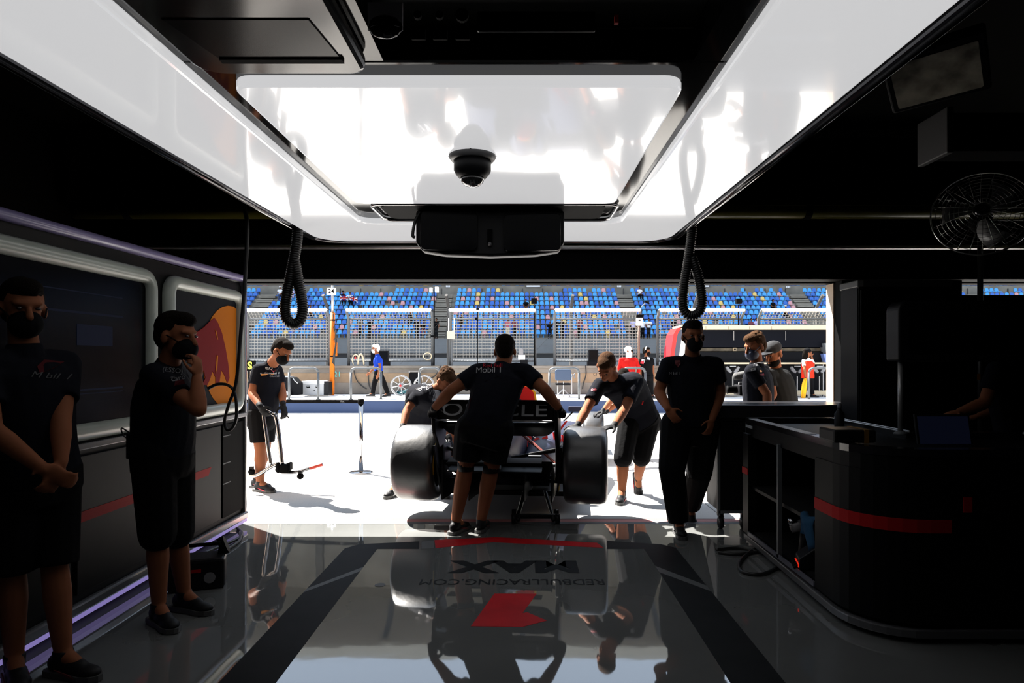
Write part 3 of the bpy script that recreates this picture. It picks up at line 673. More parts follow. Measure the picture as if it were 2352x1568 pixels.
# ------------------------------------------------------------------ grandstand
XA, XB = -42.0, 66.0
gs = struct('grandstand', XA - 30, XB + 20, 68.5, 96, 0, 8.7, M_GSDARK)
ROWS = 10
def row_y(k): return 56 + .75 * k
def row_z(k): return 3.70 + .481 * k
for k in range(ROWS):
    box('terrace_step', XA - 30, XB + 20, row_y(k) - .45, row_y(k) + .45 if k < 9 else 64.6, 0, row_z(k) - .36, M_TERR, gs)
box('front_walkway', XA - 30, XB + 20, 53.3, 55.6, 2.6, 3.2, M_GSWALL, gs)
box('front_wall', XA - 30, XB + 20, 53.3, 53.6, 2.0, 2.6, M_GSWALL, gs)
for x in range(-72, 86, 6):
    box('wall_panel', x + .02, x + 5.98, 53.22, 53.4, 2.02, 3.1, M_GSWALL, gs)
box('recess_wall', XA - 30, XB + 20, 54.6, 55.0, 0, 2.6, M_GSDARK, gs)
box('trackside_barrier', XA - 60, XB + 40, 51.6, 52.0, 0, 1.62, mat('barrier_pale', (.24, .24, .235), .9, noise=.08, nscale=1), gs)
AISLES = [(-42.0, -40.4), (-25.0, -23.4), (-8.1, -6.6), (8.9, 10.4), (25.4, 27.0), (42.3, 43.9)]
for a, b in AISLES:
    for k in range(ROWS):
        for h in (0, 1):
            box('aisle_step', a + .05, b - .05, row_y(k) - .55 - .3 * h, row_y(k) - .42, row_z(k) - .5 - .2 * h, row_z(k) - .36 - .2 * h, mat('aisle_concrete', (.24, .215, .175), .9, noise=.15, nscale=1), gs)
box('parapet', XA - 30, XB + 20, 64.6, 64.9, 7.4, 8.78, M_TERR, gs)
for x in range(-42, 66, 2):
    box('parapet_joint', x - .04, x + .04, 64.52, 64.6, 7.5, 8.5, M_GSDARK, gs)
MB().tube([(XA - 30, 64.7, 9.35), (XB + 20, 64.7, 9.35)], .04, 6).build('parapet_rail', M_STEEL, gs)
UR = 14
for k in range(UR):
    box('upper_step', XA - 30, XB + 20, 65.2 + .85 * k, 66.1 + .85 * k, 0, 8.55 + .55 * k, M_TERR, gs)
box('rear_wall', XA - 40, XB + 30, 80, 81, 0, 33, M_REAR, gs)
rf = MB().add([(XA - 40, 55.5, 22.9), (XB + 30, 55.5, 22.9), (XB + 30, 86, 27.3), (XA - 40, 86, 27.3), (XA - 40, 55.5, 23.9), (XB + 30, 55.5, 23.9), (XB + 30, 86, 28.3), (XA - 40, 86, 28.3)],
              [(0, 1, 2, 3), (7, 6, 5, 4), (0, 4, 5, 1), (1, 5, 6, 2), (2, 6, 7, 3), (3, 7, 4, 0)]).build('roof', M_ROOF, gs)
for x in range(-72, 90, 12):
    MB().tube([(x, 79, 12), (x, 57, 22.7)], .25, 8).build('roof_strut', M_STEEL, gs)
    box('column', x - .4, x + .4, 77, 77.8, 8, 30, M_TERR, gs)
# seats: one mesh per colour, 300 lowest seats one by one, the rest one object
def seat_geo():
    b = MB(); w = .18; pts = [(-w, 0), (w, 0), (w * 1.02, .10), (w * .96, .26), (w * .72, .335), (w * .3, .365), (-w * .3, .365), (-w * .72, .335), (-w * .96, .26), (-w * 1.02, .10)]
    T = Matrix.Translation((0, .20, -.02)) @ Matrix.Rotation(-.16, 4, 'X') @ XZ
    b.prism(pts, -.025, .01, T)
    b.bx(-w, w, -.24, .20, -.05, -.005); b.bx(-.05, .05, .05, .15, -.36, -.05)
    return b
SG = seat_geo(); SEATM = [M_SEATL, M_SEATM, M_SEATP, M_SEATY]; SMESH = [SG.mesh('stadium_seat', m) for m in SEATM]
CN = ['light blue', 'mid blue', 'pale pink', 'yellow']; RN = ['lowest', 'second lowest', 'third lowest', 'fourth lowest']
rs = random.Random(11)
rest = MB(); count = 0
def nth(n): return str(n) + ('th' if 10 < n % 100 < 14 else {1: 'st', 2: 'nd', 3: 'rd'}.get(n % 10, 'th'))
BL = {-42.0: 'left of the first aisle', -25.0: 'right of the first aisle', -8.1: 'right of the second aisle', 8.9: 'right of the third aisle', 25.4: 'right of the fourth aisle'}
GAP9 = ((-19.2, -12.8), (-1.9, 4.0), (15.0, 20.7))
def seat_colour():
    q = rs.random(); return 0 if q < .47 else 1 if q < .91 else 2 if q < .97 else 3
for k in range(ROWS + 5):
    up = k >= ROWS; Y = row_y(k) if not up else 65.75 + .85 * (k - ROWS); Z = row_z(k) if not up else 8.95 + .55 * (k - ROWS)
    x = -31.0; nb = {}
    while x < 49:
        x += .462
        if any(a - .1 < x < b + .1 for a, b in AISLES): continue
        if k == 9 and any(a < x < b for a, b in GAP9): continue
        if rs.random() < (.015 if k < 9 else .12): continue
        ci = seat_colour(); px = CX + x * FOC / Y
        if not up and count < 300 and k < 4 and 572 < px < 1902 and not (px > 1560 and k < 2):
            o = bpy.data.objects.new('stadium_seat', SMESH[ci]); o.location = (x, Y, Z); COL.objects.link(o); count += 1
            bk = max(a for a, b in AISLES if a < x); nb[bk] = nb.get(bk, 0) + 1
            tag(o, f'{CN[ci]} seat in the {RN[k]} grandstand row, {nth(nb[bk])} seat {BL[bk]}', 'seat', f'{CN[ci]} seats in the {RN[k]} grandstand row')
        else:
            rest.add([(a + x, b + Y, c + Z) for a, b, c in SG.v], SG.f, ci)
tag(rest.build('stadium_seats', SEATM), 'blue, pink and yellow plastic seats filling the upper grandstand rows', 'seats', kind='stuff')
# row number plates and a bright light box on the parapet
for px, py, s in ((1029, 657, 'E 2'), (1422, 657, 'E 1'), (1810, 659, 'C 2'), (2189, 661, '51')):
    p = P(px, py, 64.5); t = thing('number_plate', {1029: 'small white block plate above the second aisle', 1422: 'small white block plate above the third aisle', 1810: 'small white block plate above the fourth aisle', 2189: 'small white block plate seen above the right screens'}[px], 'plate', p)
    box('plate', p.x - .2, p.x + .2, 64.46, 64.5, p.z - .1, p.z + .1, M_WHITE, t); text('plate_marks', s, .18, frameM((p.x, 64.455, p.z), (1, 0, 0), (0, 0, 1)), M_BLACK, t)
for px, w_ in ((1225, .72), (1620, .42)):
    p = P(px, 654, 64.4); t = thing('parapet_board', 'white board on the grandstand parapet above the ' + ('middle fence' if px == 1225 else 'right coiled hose'), 'board', p)
    box('board', p.x - w_, p.x + w_, 64.38, 64.45, p.z - .2, p.z + .25, M_WHITE, t)
    for s_ in (-1, 1): box('board_edge', p.x + s_ * w_ - .05, p.x + s_ * w_ + .05, 64.36, 64.47, p.z - .22, p.z + .27, M_STEEL, t)
# trackside debris fence: posts and cables
t = thing('debris_fence', 'dark posts and wire cables of the trackside debris fence before the grandstand', 'fence', (0, 44, 0))
for px in (470, 752, 1030, 1312, 1594, 1876, 2158):
    x = (px - CX) * 44 / FOC; MB().tube([(x, 44, 0), (x, 44, 5.0), (x - .05 * (1 if px < 1200 else -1), 43.2, 5.75)], .11, 8).build('post', M_GSDARK, t)
for z in (1.9, 2.4, 2.9, 3.4, 3.9, 4.4, 4.9):
    MB().tube([(-26, 43.95, z), (30, 43.95, z)], .012, 4).build('cable', M_GSDARK, t)
for px in (752, 1030, 1312):
    x = (px - CX) * 44 / FOC; MB().tube([(x, 43.9, 4.6), (x - 3.2, 43.9, 1.2)], .012, 4).build('brace_wire', M_GSDARK, t)

# ================================================================== PIT WALL EQUIPMENT
def pp(x, y, Y): return P(x, y, Y)
# orange pole with the number board
Yo = 20.6; x = P(764, 0, Yo).x; t = thing('marker_pole', 'orange pole carrying the white number 24 board', 'pole', (x, Yo, ZP))
MB().tube([(x - .02, Yo, ZP), (x, Yo, P(0, 718, Yo).z)], .075, 10).build('orange_sleeve', M_ORANGEPOLE, t, True)
MB().tube([(x, Yo, P(0, 718, Yo).z), (x, Yo, P(0, 650, Yo).z)], .045, 10).build('mast', M_ALU, t, True)
p = P(761, 669, Yo - .1); MB().prism(rrect(-.145, .145, -.115, .115, .05), -.02, .02, Matrix.Translation(p) @ XZ).build('number_board', M_WHITE, t, bevel=.006)
text('board_number', '24', .19, frameM((p.x, p.y - .024, p.z), (1, 0, 0), (0, 0, 1)), M_BLACK, t, bold=.004)
p = P(769, 800, Yo); MB().bx(p.x - .03, p.x + .07, Yo - .06, Yo + .06, P(0, 818, Yo).z, P(0, 786, Yo).z).build('junction_box', M_ORANGEPOLE, t, bevel=.02)
for k in range(3):
    c = bez([P(765 + k, 720 + 30 * k, Yo - .09), P(771 + k, 780, Yo - .1), P(764 + k * 2, 830, Yo - .1), P(762 + k * 3, 870, YW - .12), P(752 + 4 * k, 893, YW - .2)], 6)
    MB().tube(c, .014, 6).build('pole_cable', M_CABLE, t, True)
for z in (735, 818): MB().lathe([(.085, -.02), (.085, .02)], 12, Matrix.Translation((x, Yo, P(0, z, Yo).z))).build('strap', M_BLACK, t)
# S board behind the left cabinet edge
p = P(574, 840, 20); t = thing('letter_board', 'black board with a yellow green letter S at the left edge of the door', 'sign', p)
box('board', p.x - .35, p.x + .17, 20, 20.04, p.z - .15, p.z + .17, M_BLACK, t)
text('letter', 'S', .30, frameM((p.x, 19.99, p.z), (1, 0, 0), (0, 0, 1)), M_NEON, t, bold=.012)
box('board_leg', p.x - .06, p.x - .02, 20.01, 20.05, ZP, p.z - .15, M_BLACK, t)
# dark generator with wheel
a = G(640, 912, ZP); t = thing('generator_cart', 'dark generator cart with a wheel left of the grey flight case', 'generator', a + V((.3, 0, 0))); Y = a.y
MB().prism([(a.x, ZP + .06), (a.x + .60, ZP + .06), (a.x + .60, ZP + .42), (a.x + .42, ZP + .60), (a.x, ZP + .60)], -Y - .4, -Y, XZ).build('body', M_STANDBLACK, t, bevel=.02)
MB().bx(a.x + .0, a.x + .36, Y - .005, Y + .3, ZP + .60, ZP + .63).build('lid', M_CASE, t)
MB().lathe([(.07, -.04), (.12, -.035), (.12, .035), (.07, .04)], 18, Matrix.Translation((a.x + .28, Y - .05, ZP + .12)) @ XZ).build('wheel', M_DKPL, t, True)
MB().lathe([(.06, -.042), (.06, .042)], 14, Matrix.Translation((a.x + .28, Y - .05, ZP + .12)) @ XZ).build('wheel_disc', M_CASE, t)
MB().tube([(a.x + .43, Y - .02, ZP + .58), (a.x + .5, Y - .06, ZP + .5), (a.x + .58, Y - .02, ZP + .42)], .015, 6).build('grip', M_ALU, t)
# flight case 24
a = G(693, 910, ZP); b = G(743, 910, ZP); Y = a.y; t = thing('flight_case', 'grey flight case with black handles standing behind the guard rail', 'flight case', a)
MB().bx(a.x, b.x, Y, Y + .5, ZP + .03, ZP + .40).build('case_body', M_CASE, t, bevel=.015)
MB().bx(a.x - .008, b.x + .008, Y - .008, Y + .51, ZP + .38, ZP + .47).build('case_lid', mat('case_lid', (.40, .41, .42), .4), t, bevel=.015)
for f in (.3, .72):
    x = a.x + (b.x - a.x) * f; MB().bx(x - .05, x + .05, Y - .012, Y, ZP + .26, ZP + .33).build('handle_recess', M_BLACK, t); MB().tube([(x - .04, Y - .015, ZP + .30), (x + .04, Y - .015, ZP + .30)], .008, 6).build('handle', M_ALU, t)
text('case_number', '24', .07, frameM(((a.x + b.x) / 2 + .04, Y - .006, ZP + .18), (1, 0, 0), (0, 0, 1)), M_BLACK, t)
MB().bx(b.x, b.x + .14, Y + .05, Y + .45, ZP + .03, ZP + .44).build('side_tray', M_DKPL, t, bevel=.01)
# spoked hose reels
def reel(px, py, label):
    Yr = 20.2; p = P(px, py, Yr); r = .30; t = thing('hose_reel', label, 'hose reel', (p.x, Yr, ZP), 'spoked hose reels on the platform')
    for yo in (0, .18):
        MB().tube([(p.x + r * math.cos(a / 16 * math.pi), Yr + yo, ZP + r + .02 + r * math.sin(a / 16 * math.pi)) for a in range(32)], .02, 6, True).build('rim', M_ALU, t, True)
    c = V((p.x, Yr, ZP + r + .02))
    MB().lathe([(.085, -.22), (.085, .03)], 18, Matrix.Translation(c) @ XZ).build('hub', M_GREYPL, t, True)
    MB().lathe([(.04, .03), (.03, .04)], 12, Matrix.Translation(c) @ XZ).build('hub_cap', M_CARRED, t, True)
    for k in range(8):
        a = k * math.pi / 4 + .2; d = V((math.cos(a), 0, math.sin(a))); MB().tube([c + d * .08, c + d * r], .013, 6).build('spoke', M_ALU, t)
reel(920, 884, 'spoked aluminium hose reel right behind the man in blue'); reel(973, 884, 'spoked aluminium hose reel beside the crouching mechanic')
t = thing('hose_pile', 'dark teal hose heaped on the platform beside the spoked reels', 'hose', G(940, 910, ZP))
for k in range(5):
    c0 = G(925 + 8 * k, 908, ZP); pts = [(c0.x + (.28 - .02 * k) * math.cos(a / 10 * math.pi), c0.y + .3 + .2 * math.sin(a / 10 * math.pi), ZP + .062 + .035 * k + .03 * math.sin(a * .9 + k)) for a in range(20)]
    MB().tube(pts, .028, 6, True).build('hose_coil', M_TEAL, t, True)
p = P(953, 868, 20.9); t = thing('speaker_box', 'black loudspeaker box between the two spoked reels', 'speaker', (p.x, 20.9, ZP))
MB().bx(p.x - .17, p.x + .17, 20.75, 21.05, ZP, ZP + .72).build('cabinet', M_STANDBLACK, t, bevel=.015); MB().tube([(p.x - .15, 20.74, ZP + .76), (p.x + .15, 20.74, ZP + .76)], .015, 6).build('bar', M_ALU, t); MB().bx(p.x - .17, p.x - .13, 20.72, 20.76, ZP + .70, ZP + .77).build('bracket', M_ALU, t)
# monitors on the wall top
def wallbox(name, x0, x1, y0, y1, label, cat, m=M_STANDBLACK, Y=YW + .05):
    a, b = P(x0, y1, Y), P(x1, y0, Y); t = thing(name, label, cat, ((a.x + b.x) / 2, Y, 1.29))
    MB().bx(a.x, b.x, Y, Y + .15, 1.295 + max(0, a.z - 1.295) , b.z).build('casing', m, t, bevel=.012)
    MB().bx(a.x + .04, b.x - .04, Y - .01, Y, a.z + .06, b.z - .04).build('front', M_SCREEN, t)
    MB().bx(a.x - .04, b.x + .04, Y - .05, Y + .2, 1.29, max(1.30, a.z)).build('base', m, t)
    return t
wallbox('timing_monitor', 851, 891, 805, 830, 'black timing monitor on the pit wall behind the man in blue', 'monitor')
wallbox('timing_monitor', 1352, 1374, 803, 830, 'black timing monitor on the pit wall beside the bent over man', 'monitor')
t = thing('hose_hook', 'white hose hook with a red valve on the pit wall', 'hose', P(820, 838, YW))
for k, pts in enumerate(([(812, 838), (809, 825), (814, 815), (822, 818), (824, 838)], [(822, 838), (824, 820), (829, 813), (834, 822), (836, 838)])):
    MB().tube(bez([P(x, y, YW + .1) for x, y in pts], 6), .03 if k else .02, 6).build('hose_bend', M_CREAM, t, True)
p = P(816, 822, YW + .08); MB().ell(p, .03, .03, .05).build('valve', M_CARRED, t, True)
tag(MB().tube([P(982 + 9 * math.cos(a / 10 * math.pi), 818 + 8 * math.sin(a / 10 * math.pi), YW + .15) for a in range(20)], .016, 6, True).build('cable_ring', M_CREAM, None, True), 'pale cable ring hanging on the fence panel', 'cable')
for k, pts in enumerate(([(812, 846), (818, 870), (830, 885), (842, 893)], [(845, 840), (846, 865), (848, 885), (852, 893)], [(1013, 840), (1000, 862), (985, 868), (978, 862)], [(1345, 838), (1346, 860), (1340, 880), (1338, 893)])):
    tag(MB().tube(bez([P(x, y, YW - .09) for x, y in pts], 6), .018, 6).build('wall_cable', M_CABLE, None, True), 'black cable hanging down the pit wall ' + ('beside the number 21', 'behind the man in blue', 'above the second spoked reel', 'right of the navy chair')[k], 'cable')
# black pole with white boxes
def mast(px, y0, y1, label, boxes, m=M_BLACK, r=.022, Y=YW + .1):
    a = P(px, y1, Y); t = thing('camera_mast', label, 'mast', (a.x, Y, 1.29))
    MB().tube([(a.x, Y, 1.29), (a.x, Y, P(px, y0, Y).z)], r, 8).build('mast_tube', m, t, True)
    for (x0, x1, yy0, yy1, mm) in boxes:
        q0, q1 = P(x0, yy1, Y), P(x1, yy0, Y); MB().bx(q0.x, q1.x, Y - .12, Y + .02, q0.z, q1.z).build('device', mm, t, bevel=.012)
mast(997, 660, 838, 'black mast with two white boxes between the fence panels', [(987, 994, 661, 671, M_WHITE), (1000, 1008, 659, 671, M_WHITE), (990, 1004, 770, 774, M_BLACK)])
mast(1467, 735, 838, 'brown post with a white box camera in front of the fence', [(1461, 1475, 730, 748, M_WHITE), (1464, 1471, 733, 738, M_BLACK), (1461, 1475, 723, 730, M_BLACK)], mat('brown_post', (.16, .11, .08), .6), .045)
mast(1228, 702, 736, 'black panel on an arm clipped to the middle fence', [(1220, 1233, 685, 698, M_BLACK)], M_BLACK, .02, YW + .0)
mast(1696, 700, 736, 'black panel on an arm clipped to the right fence', [(1689, 1702, 686, 698, M_BLACK)], M_BLACK, .02, YW + .0)
mast(1097, 700, 736, 'thin black rod with clamps rising from the fence top', [(1094, 1101, 708, 713, M_BLACK), (1092, 1098, 729, 735, M_BLACK)], M_BLACK, .014, YW + .0)
mast(1197, 822, 838, 'white camera head on the pit wall behind the bent man head', [(1190, 1206, 815, 826, M_WHITE), (1192, 1202, 800, 816, M_GREYPL), (1196, 1212, 826, 838, M_STANDBLACK)], M_BLACK, .03)
p = P(1037, 768, YW + .1); t = thing('antenna_box', 'cream junction box with two antennas on the fence', 'junction box', p)
MB().bx(p.x - .125, p.x + .12, YW - .02, YW + .14, P(0, 778, YW).z, P(0, 760, YW).z).build('box', M_CREAM, t, bevel=.012)
for dx in (-.09, .09): MB().tube([(p.x + dx, YW + .06, P(0, 760, YW).z), (p.x + dx, YW + .06, P(0, 730, YW).z)], .014, 6).build('antenna', M_WHITE, t)
MB().tube([(p.x, YW + .16, 1.29), (p.x, YW + .16, P(0, 765, YW).z)], .03, 6).build('stem', M_STEEL, t)
p = P(1478, 690, YW); t = thing('gooseneck_lamp', 'small black gooseneck lamp clipped above the box camera', 'lamp', p)
MB().tube(bez([P(1468, 725, YW + .1), P(1470, 712, YW + .1), P(1476, 702, YW + .1), P(1483, 696, YW + .1)], 6), .013, 6).build('neck', M_STEEL, t, True); q = P(1486, 694, YW + .1); MB().ell(q, .10, .05, .035, Matrix.Rotation(.5, 3, 'Y')).build('lamp_head', M_BLACK, t, True)
# navy chair
Y = 19.6; t = thing('pit_chair', 'navy backed high chair on a steel frame on the platform', 'chair', (P(1295, 0, Y).x, Y, ZP))
a, b = P(1275, 874, Y), P(1312, 848, Y); MB().prism(rrect(a.x, b.x, a.z, b.z, .06), -Y - .07, -Y, XZ).build('backrest', mat('chair_navy', (.02, .04, .08), .5), t, bevel=.02)
MB().bx(a.x + .02, b.x - .02, Y - .05, Y + .42, P(0, 882, Y).z - .03, P(0, 882, Y).z + .03).build('seat', M_STANDBLACK, t, bevel=.02)
for x_ in (1281, 1313): MB().tube([P(x_, 905, Y), P(x_, 874 if x_ == 1281 else 858, Y)], .018, 6).build('upright', M_ALU, t)
MB().tube([P(1294, 876, Y - .03), P(1294, 893, Y - .03)], .018, 6).build('column', M_ALU, t)
MB().tube([P(1312, 866, Y), P(1320, 858, Y), P(1320, 868, Y)], .02, 6).build('armrest', mat('arm_blue', (.08, .11, .15), .5), t)
for e in ((1276, 912), (1310, 912), (1294, 917)): MB().tube([P(1294, 893, Y - .03), (P(e[0], 0, Y).x, Y + .1 * (e[0] - 1294) / 16, ZP + .02)], .018, 6).build('leg', M_ALU, t)
# ------------------------------------------------------------------ pit stand on the right
Y = 19.9; t = thing('pit_stand', 'long black pit wall stand with cream roof beam and counter at the right', 'pit stand', (P(1720, 0, Y).x, Y, ZP))
xa, xb = P(1562, 0, Y).x, 14.5
def zz(y): return P(0, y, Y).z
xs = [xa, P(1620, 0, Y).x, P(1672, 0, Y).x, P(1720, 0, Y).x, P(1771, 0, Y).x, P(1905, 0, Y).x, xb]
for u, v in zip(xs, xs[1:]): MB().bx(u + .006, v - .006, Y - .06, Y + 1.1, zz(757), zz(747)).build('roof_beam', M_CREAM, t)
MB().bx(xa, xb, Y + .05, Y + .2, zz(797), zz(757)).build('header_panel', mat('stand_header', (.003, .0035, .006), .6, spec=.06), t)
MB().bx(xa, xb, Y + 1.05, Y + 1.15, zz(835), zz(757)).build('rear_panel', M_STANDBLACK, t)
MB().bx(xa, xb, Y + .3, Y + .34, zz(806), zz(799)).build('monitor_ledge', mat('ledge_tan', (.15, .13, .09), .6, noise=.5, nscale=6), t)
MB().bx(xa, xb, Y + .1, Y + .9, zz(832), zz(808)).build('console_row', M_STANDBLACK, t)
MB().bx(xa, xb, Y - .05, Y + .5, zz(836), zz(832)).build('counter', M_CREAM, t, bevel=.008)
MB().bx(xa, xb, Y + .3, Y + .4, zz(900), zz(836)).build('kick_panel', M_STANDBLACK, t)
for px in (1625, 1683, 1741, 1831, 1882, 1935):
    x = P(px, 0, Y).x
    for s_ in (-1, 1):
        MB().prism([(x + s_ * .06, zz(857)), (x + s_ * .03, zz(853)), (x + s_ * .16, zz(841)), (x + s_ * .21, zz(843)), (x + s_ * .16, zz(852))], -Y - .05, -Y + .03, XZ).build('bracket', M_GREYPL, t)
    MB().bx(x - .09, x + .09, Y - .03, Y + .0, zz(842), zz(840)).build('clip', M_ALU, t)
    MB().tube([(x, Y, zz(898)), (x, Y, zz(864))], .018, 8).build('leg_post', M_ALU, t)
for u, v in ((1645, 1702), (1826, 1858), (1866, 1940)):
    MB().bx(P(u, 0, Y).x, P(v, 0, Y).x, Y - .05, Y + .3, zz(906), zz(897)).build('foot_block', M_CREAM, t, bevel=.01)
for px in (1685, 1804): MB().tube([(P(px, 0, Y).x, Y - .02, zz(781)), (P(px, 0, Y).x, Y - .02, zz(760))], .012, 6).build('hook_rod', M_ALU, t)
p = P(1694, 802, Y); MB().bx(p.x - .05, p.x + .05, Y + .25, Y + .3, p.z - .05, p.z + .05).build('cream_camera', M_CREAM, t); MB().lathe([(.025, 0), (.025, .02)], 12, Matrix.Translation((p.x, Y + .25, p.z)) @ XZ).build('lens', M_BLACK, t)
# curved end cap in red, navy and cream
def band(x0, x1, m, name, k):
    pts = []
    base = [(1535, 862), (1537, 835), (1541, 800), (1546, 768), (1554, 754), (1566, 750)]
    ring = [V(((x + x0 - CX) * Y / FOC, 0, EYE - (y - CY) * Y / FOC)) for x, y in base]; ring2 = [V(((x + x1 - CX) * Y / FOC, 0, EYE - (y - CY) * Y / FOC)) for x, y in reversed(base)]
    MB().prism([(q.x, q.z) for q in ring + ring2], -Y - .9, -Y + .06 - .01 * k, XZ).build(name, m, t)
band(0, 9, M_CARRED, 'red_end_band', 0); band(8.5, 20, mat('stand_navy', (.05, .055, .08), .3), 'navy_end_band', 1); band(19.5, 34, mat('stand_cream', (.62, .62, .54), .4), 'cream_end_band', 2)
# second stand further right
Y = 19.8; t = thing('pit_stand', 'pit stand with a red and blue slanted end at the right door edge', 'pit stand', (P(1905, 0, Y).x, Y, ZP))
for pts, m, nme in (([(1893, 788), (1902, 788), (1914, 830), (1900, 830)], mat('stand_slate', (.12, .13, .14), .4), 'slate_panel'), ([(1891, 812), (1898, 813), (1905, 832), (1896, 832)], mat('stand_sky', (.12, .18, .42), .4), 'blue_panel'), ([(1899, 788), (1902, 788), (1912, 822), (1909, 826)], M_CARRED, 'red_edge')):
    MB().prism([((x - CX) * Y / FOC, EYE - (y - CY) * Y / FOC) for x, y in pts], -Y - .3, -Y + .02 * len(nme) / 10, XZ).build(nme, m, t)
MB().bx(P(1894, 0, Y).x, P(1896, 0, Y).x, Y + .1, Y + .2, ZP, zz(830)).build('support', M_ALU, t)

# ================================================================== BARRIER POST AND BELT
p = G(829, 1085); t = thing('barrier_post', 'chrome barrier post with a round base standing on the sunlit lane', 'barrier post', p)
T = Matrix.Translation(p); zt = P(829, 916, p.y).z
MB().lathe([(.155, 0), (.155, .012), (.13, .022), (.04, .03)], 36, T).build('base_plate', M_CHROME, t, True)
MB().lathe([(.032, .025), (.032, zt - .06)], 20, T).build('tube', M_CHROME, t, True)
MB().lathe([(.040, zt - .065), (.042, zt - .05), (.042, zt - .005), (.03, zt)], 20, T).build('belt_head', M_BLACK, t, True)
bl = MB().add([(p.x - .04, p.y, zt - .055), (p.x - .04, p.y, zt - .01), (p.x - 2.4, p.y + .25, zt - .06), (p.x - 2.4, p.y + .25, zt - .015), (p.x - 1.2, p.y + .125, zt - .062), (p.x - 1.2, p.y + .125, zt - .017)], [(0, 1, 5, 4), (4, 5, 3, 2)]).build('belt', M_BLACKCLOTH, t); bl.modifiers.new('thick', 'SOLIDIFY').thickness = .002
text('belt_lettering', 'flex.', .035, frameM((p.x - .25, p.y + .022, zt - .034), (1, -.104, 0), (0, 0, 1)), M_LETTER, bl)
# ================================================================== RACING CAR
car = thing('racing_car', 'dark single seater racing car seen from the rear, jacked up and being pushed', 'racing car', (-.2, 6.2, .15), rot=(-.040, 0, math.radians(-6.5)))
LOCAL.add(car.name)
RX = Matrix.Rotation(math.pi / 2, 4, 'Y')          # lathe axis along car x
def wheel(x, y, w, name, side, r=.36):
    h = w / 2; T = Matrix.Translation((x, y, r)) @ RX
    prof = [(.235, -h + .01), (.30, -h), (r - .03, -h + .012), (r - .012, -h + .03), (r - .002, -h + .07), (r, 0), (r - .002, h - .07), (r - .012, h - .03), (r - .03, h - .012), (.30, h), (.235, h - .01), (.225, 0)]
    o = MB().lathe(prof, 64, T, closed=True).build(name, M_RUBBER, car, True)
    MB().lathe([(.232, -h + .03), (.232, h - .03)], 32, T).build('wheel_rim', M_CARBON, o, True)
    MB().lathe([(.232, -.02), (.05, -.03), (.05, .03), (.232, .02)], 32, T @ Matrix.Translation((0, 0, side * (h - .05)))).build('wheel_disc', M_DKPL, o, True)
    for s_ in (-1, 1):
        for a0 in (0.3, 3.44):
            ring = [[T @ V((rr * math.cos(a), rr * math.sin(a), s_ * (h + .001 - .5 * max(0, rr - .30)))) for rr in (.275, .298)] for a in [a0 + i * .12 for i in range(14)]]
            vs = [q for rg in ring for q in rg]
            MB().add(vs, [(2 * i, 2 * i + 1, 2 * i + 3, 2 * i + 2) for i in range(13)]).build('sidewall_marking', M_YELLOW, o)
for s in (-1, 1):
    wheel(s * .7975, 0, .405, 'rear_tyre', s); wheel(s * .85, 3.6, .305, 'front_tyre', s)
def sect(y, pts): return [V((x, y, z)) for x, z in pts]
def body_ring(y, hw, zb, zt, p=2.6, n=20, xo=0):
    out = []
    for j in range(n):
        a = 2 * math.pi * j / n; c, s_ = math.cos(a), math.sin(a)
        out.append(V((xo + hw * math.copysign(abs(c) ** (2 / p), c), y, (zb + zt) / 2 + (zt - zb) / 2 * math.copysign(abs(s_) ** (2 / p), s_))))
    return out
MB().loft([body_ring(y, w, b, t_) for y, w, b, t_ in ((-.32, .05, .33, .50), (-.1, .10, .22, .56), (.25, .13, .12, .66), (.7, .15, .08, .85), (1.15, .16, .08, 1.02), (1.55, .17, .08, 1.10), (1.72, .16, .08, 1.08))]).build('engine_cover', M_CARNAVY, car, True)
MB().loft([body_ring(y, w, b, t_) for y, w, b, t_ in ((1.72, .12, .5, 1.06), (1.78, .10, .78, 1.02))]).build('air_intake', M_BLACK, car, True)
MB().prism([(.0, .62), (.5, .78), (1.25, 1.09), (1.3, 1.13), (.3, .98), (-.05, .80)], -.006, .006, YZ(0)).build('shark_fin', M_CARNAVY, car)
# bright bull patch on the cover flank
def patch(pts, m, name, dz):
    vs = [V((x, y, z)) for x, y, z in pts]; c = sum(vs, V()) / len(vs); nrm = (vs[1] - vs[0]).cross(vs[2] - vs[0]).normalized(); nrm = nrm if nrm.y < 0 else -nrm
    n = len(vs); A = [v + nrm * dz for v in vs]; B = [v - nrm * .004 for v in vs]
    MB().add(A + B, [tuple(range(n)), tuple(range(2 * n - 1, n - 1, -1))] + [(i, (i + 1) % n, (i + 1) % n + n, i + n) for i in range(n)]).build(name, m, car)
def cp(x, y, cy, dz=0):
    """photo pixel -> car coordinates at car y = cy"""
    M = car.matrix_basis; Mi = M.inverted(); d = (P(x, y, 1.0) - V((0, 0, EYE))); o_ = V((0, 0, EYE))
    lo = Mi @ o_; ld = Mi.to_3x3() @ d; k = (cy - lo.y) / ld.y; return lo + ld * k
patch([cp(x, y, 1.02) for x, y in ((1186, 924), (1190, 893), (1201, 887), (1215, 889), (1226, 902), (1229, 924))], M_CARRED, 'red_bull_patch', .010)
patch([cp(x, y, 1.03) for x, y in ((1182, 924), (1187, 892), (1200, 884), (1217, 886), (1230, 900), (1234, 924))], M_YELLOW, 'yellow_outline', .004)
patch([cp(x, y, 1.04) for x, y in ((1174, 924), (1178, 898), (1186, 888), (1191, 887), (1186, 905), (1181, 924))], M_WHITE, 'white_flash', .002)
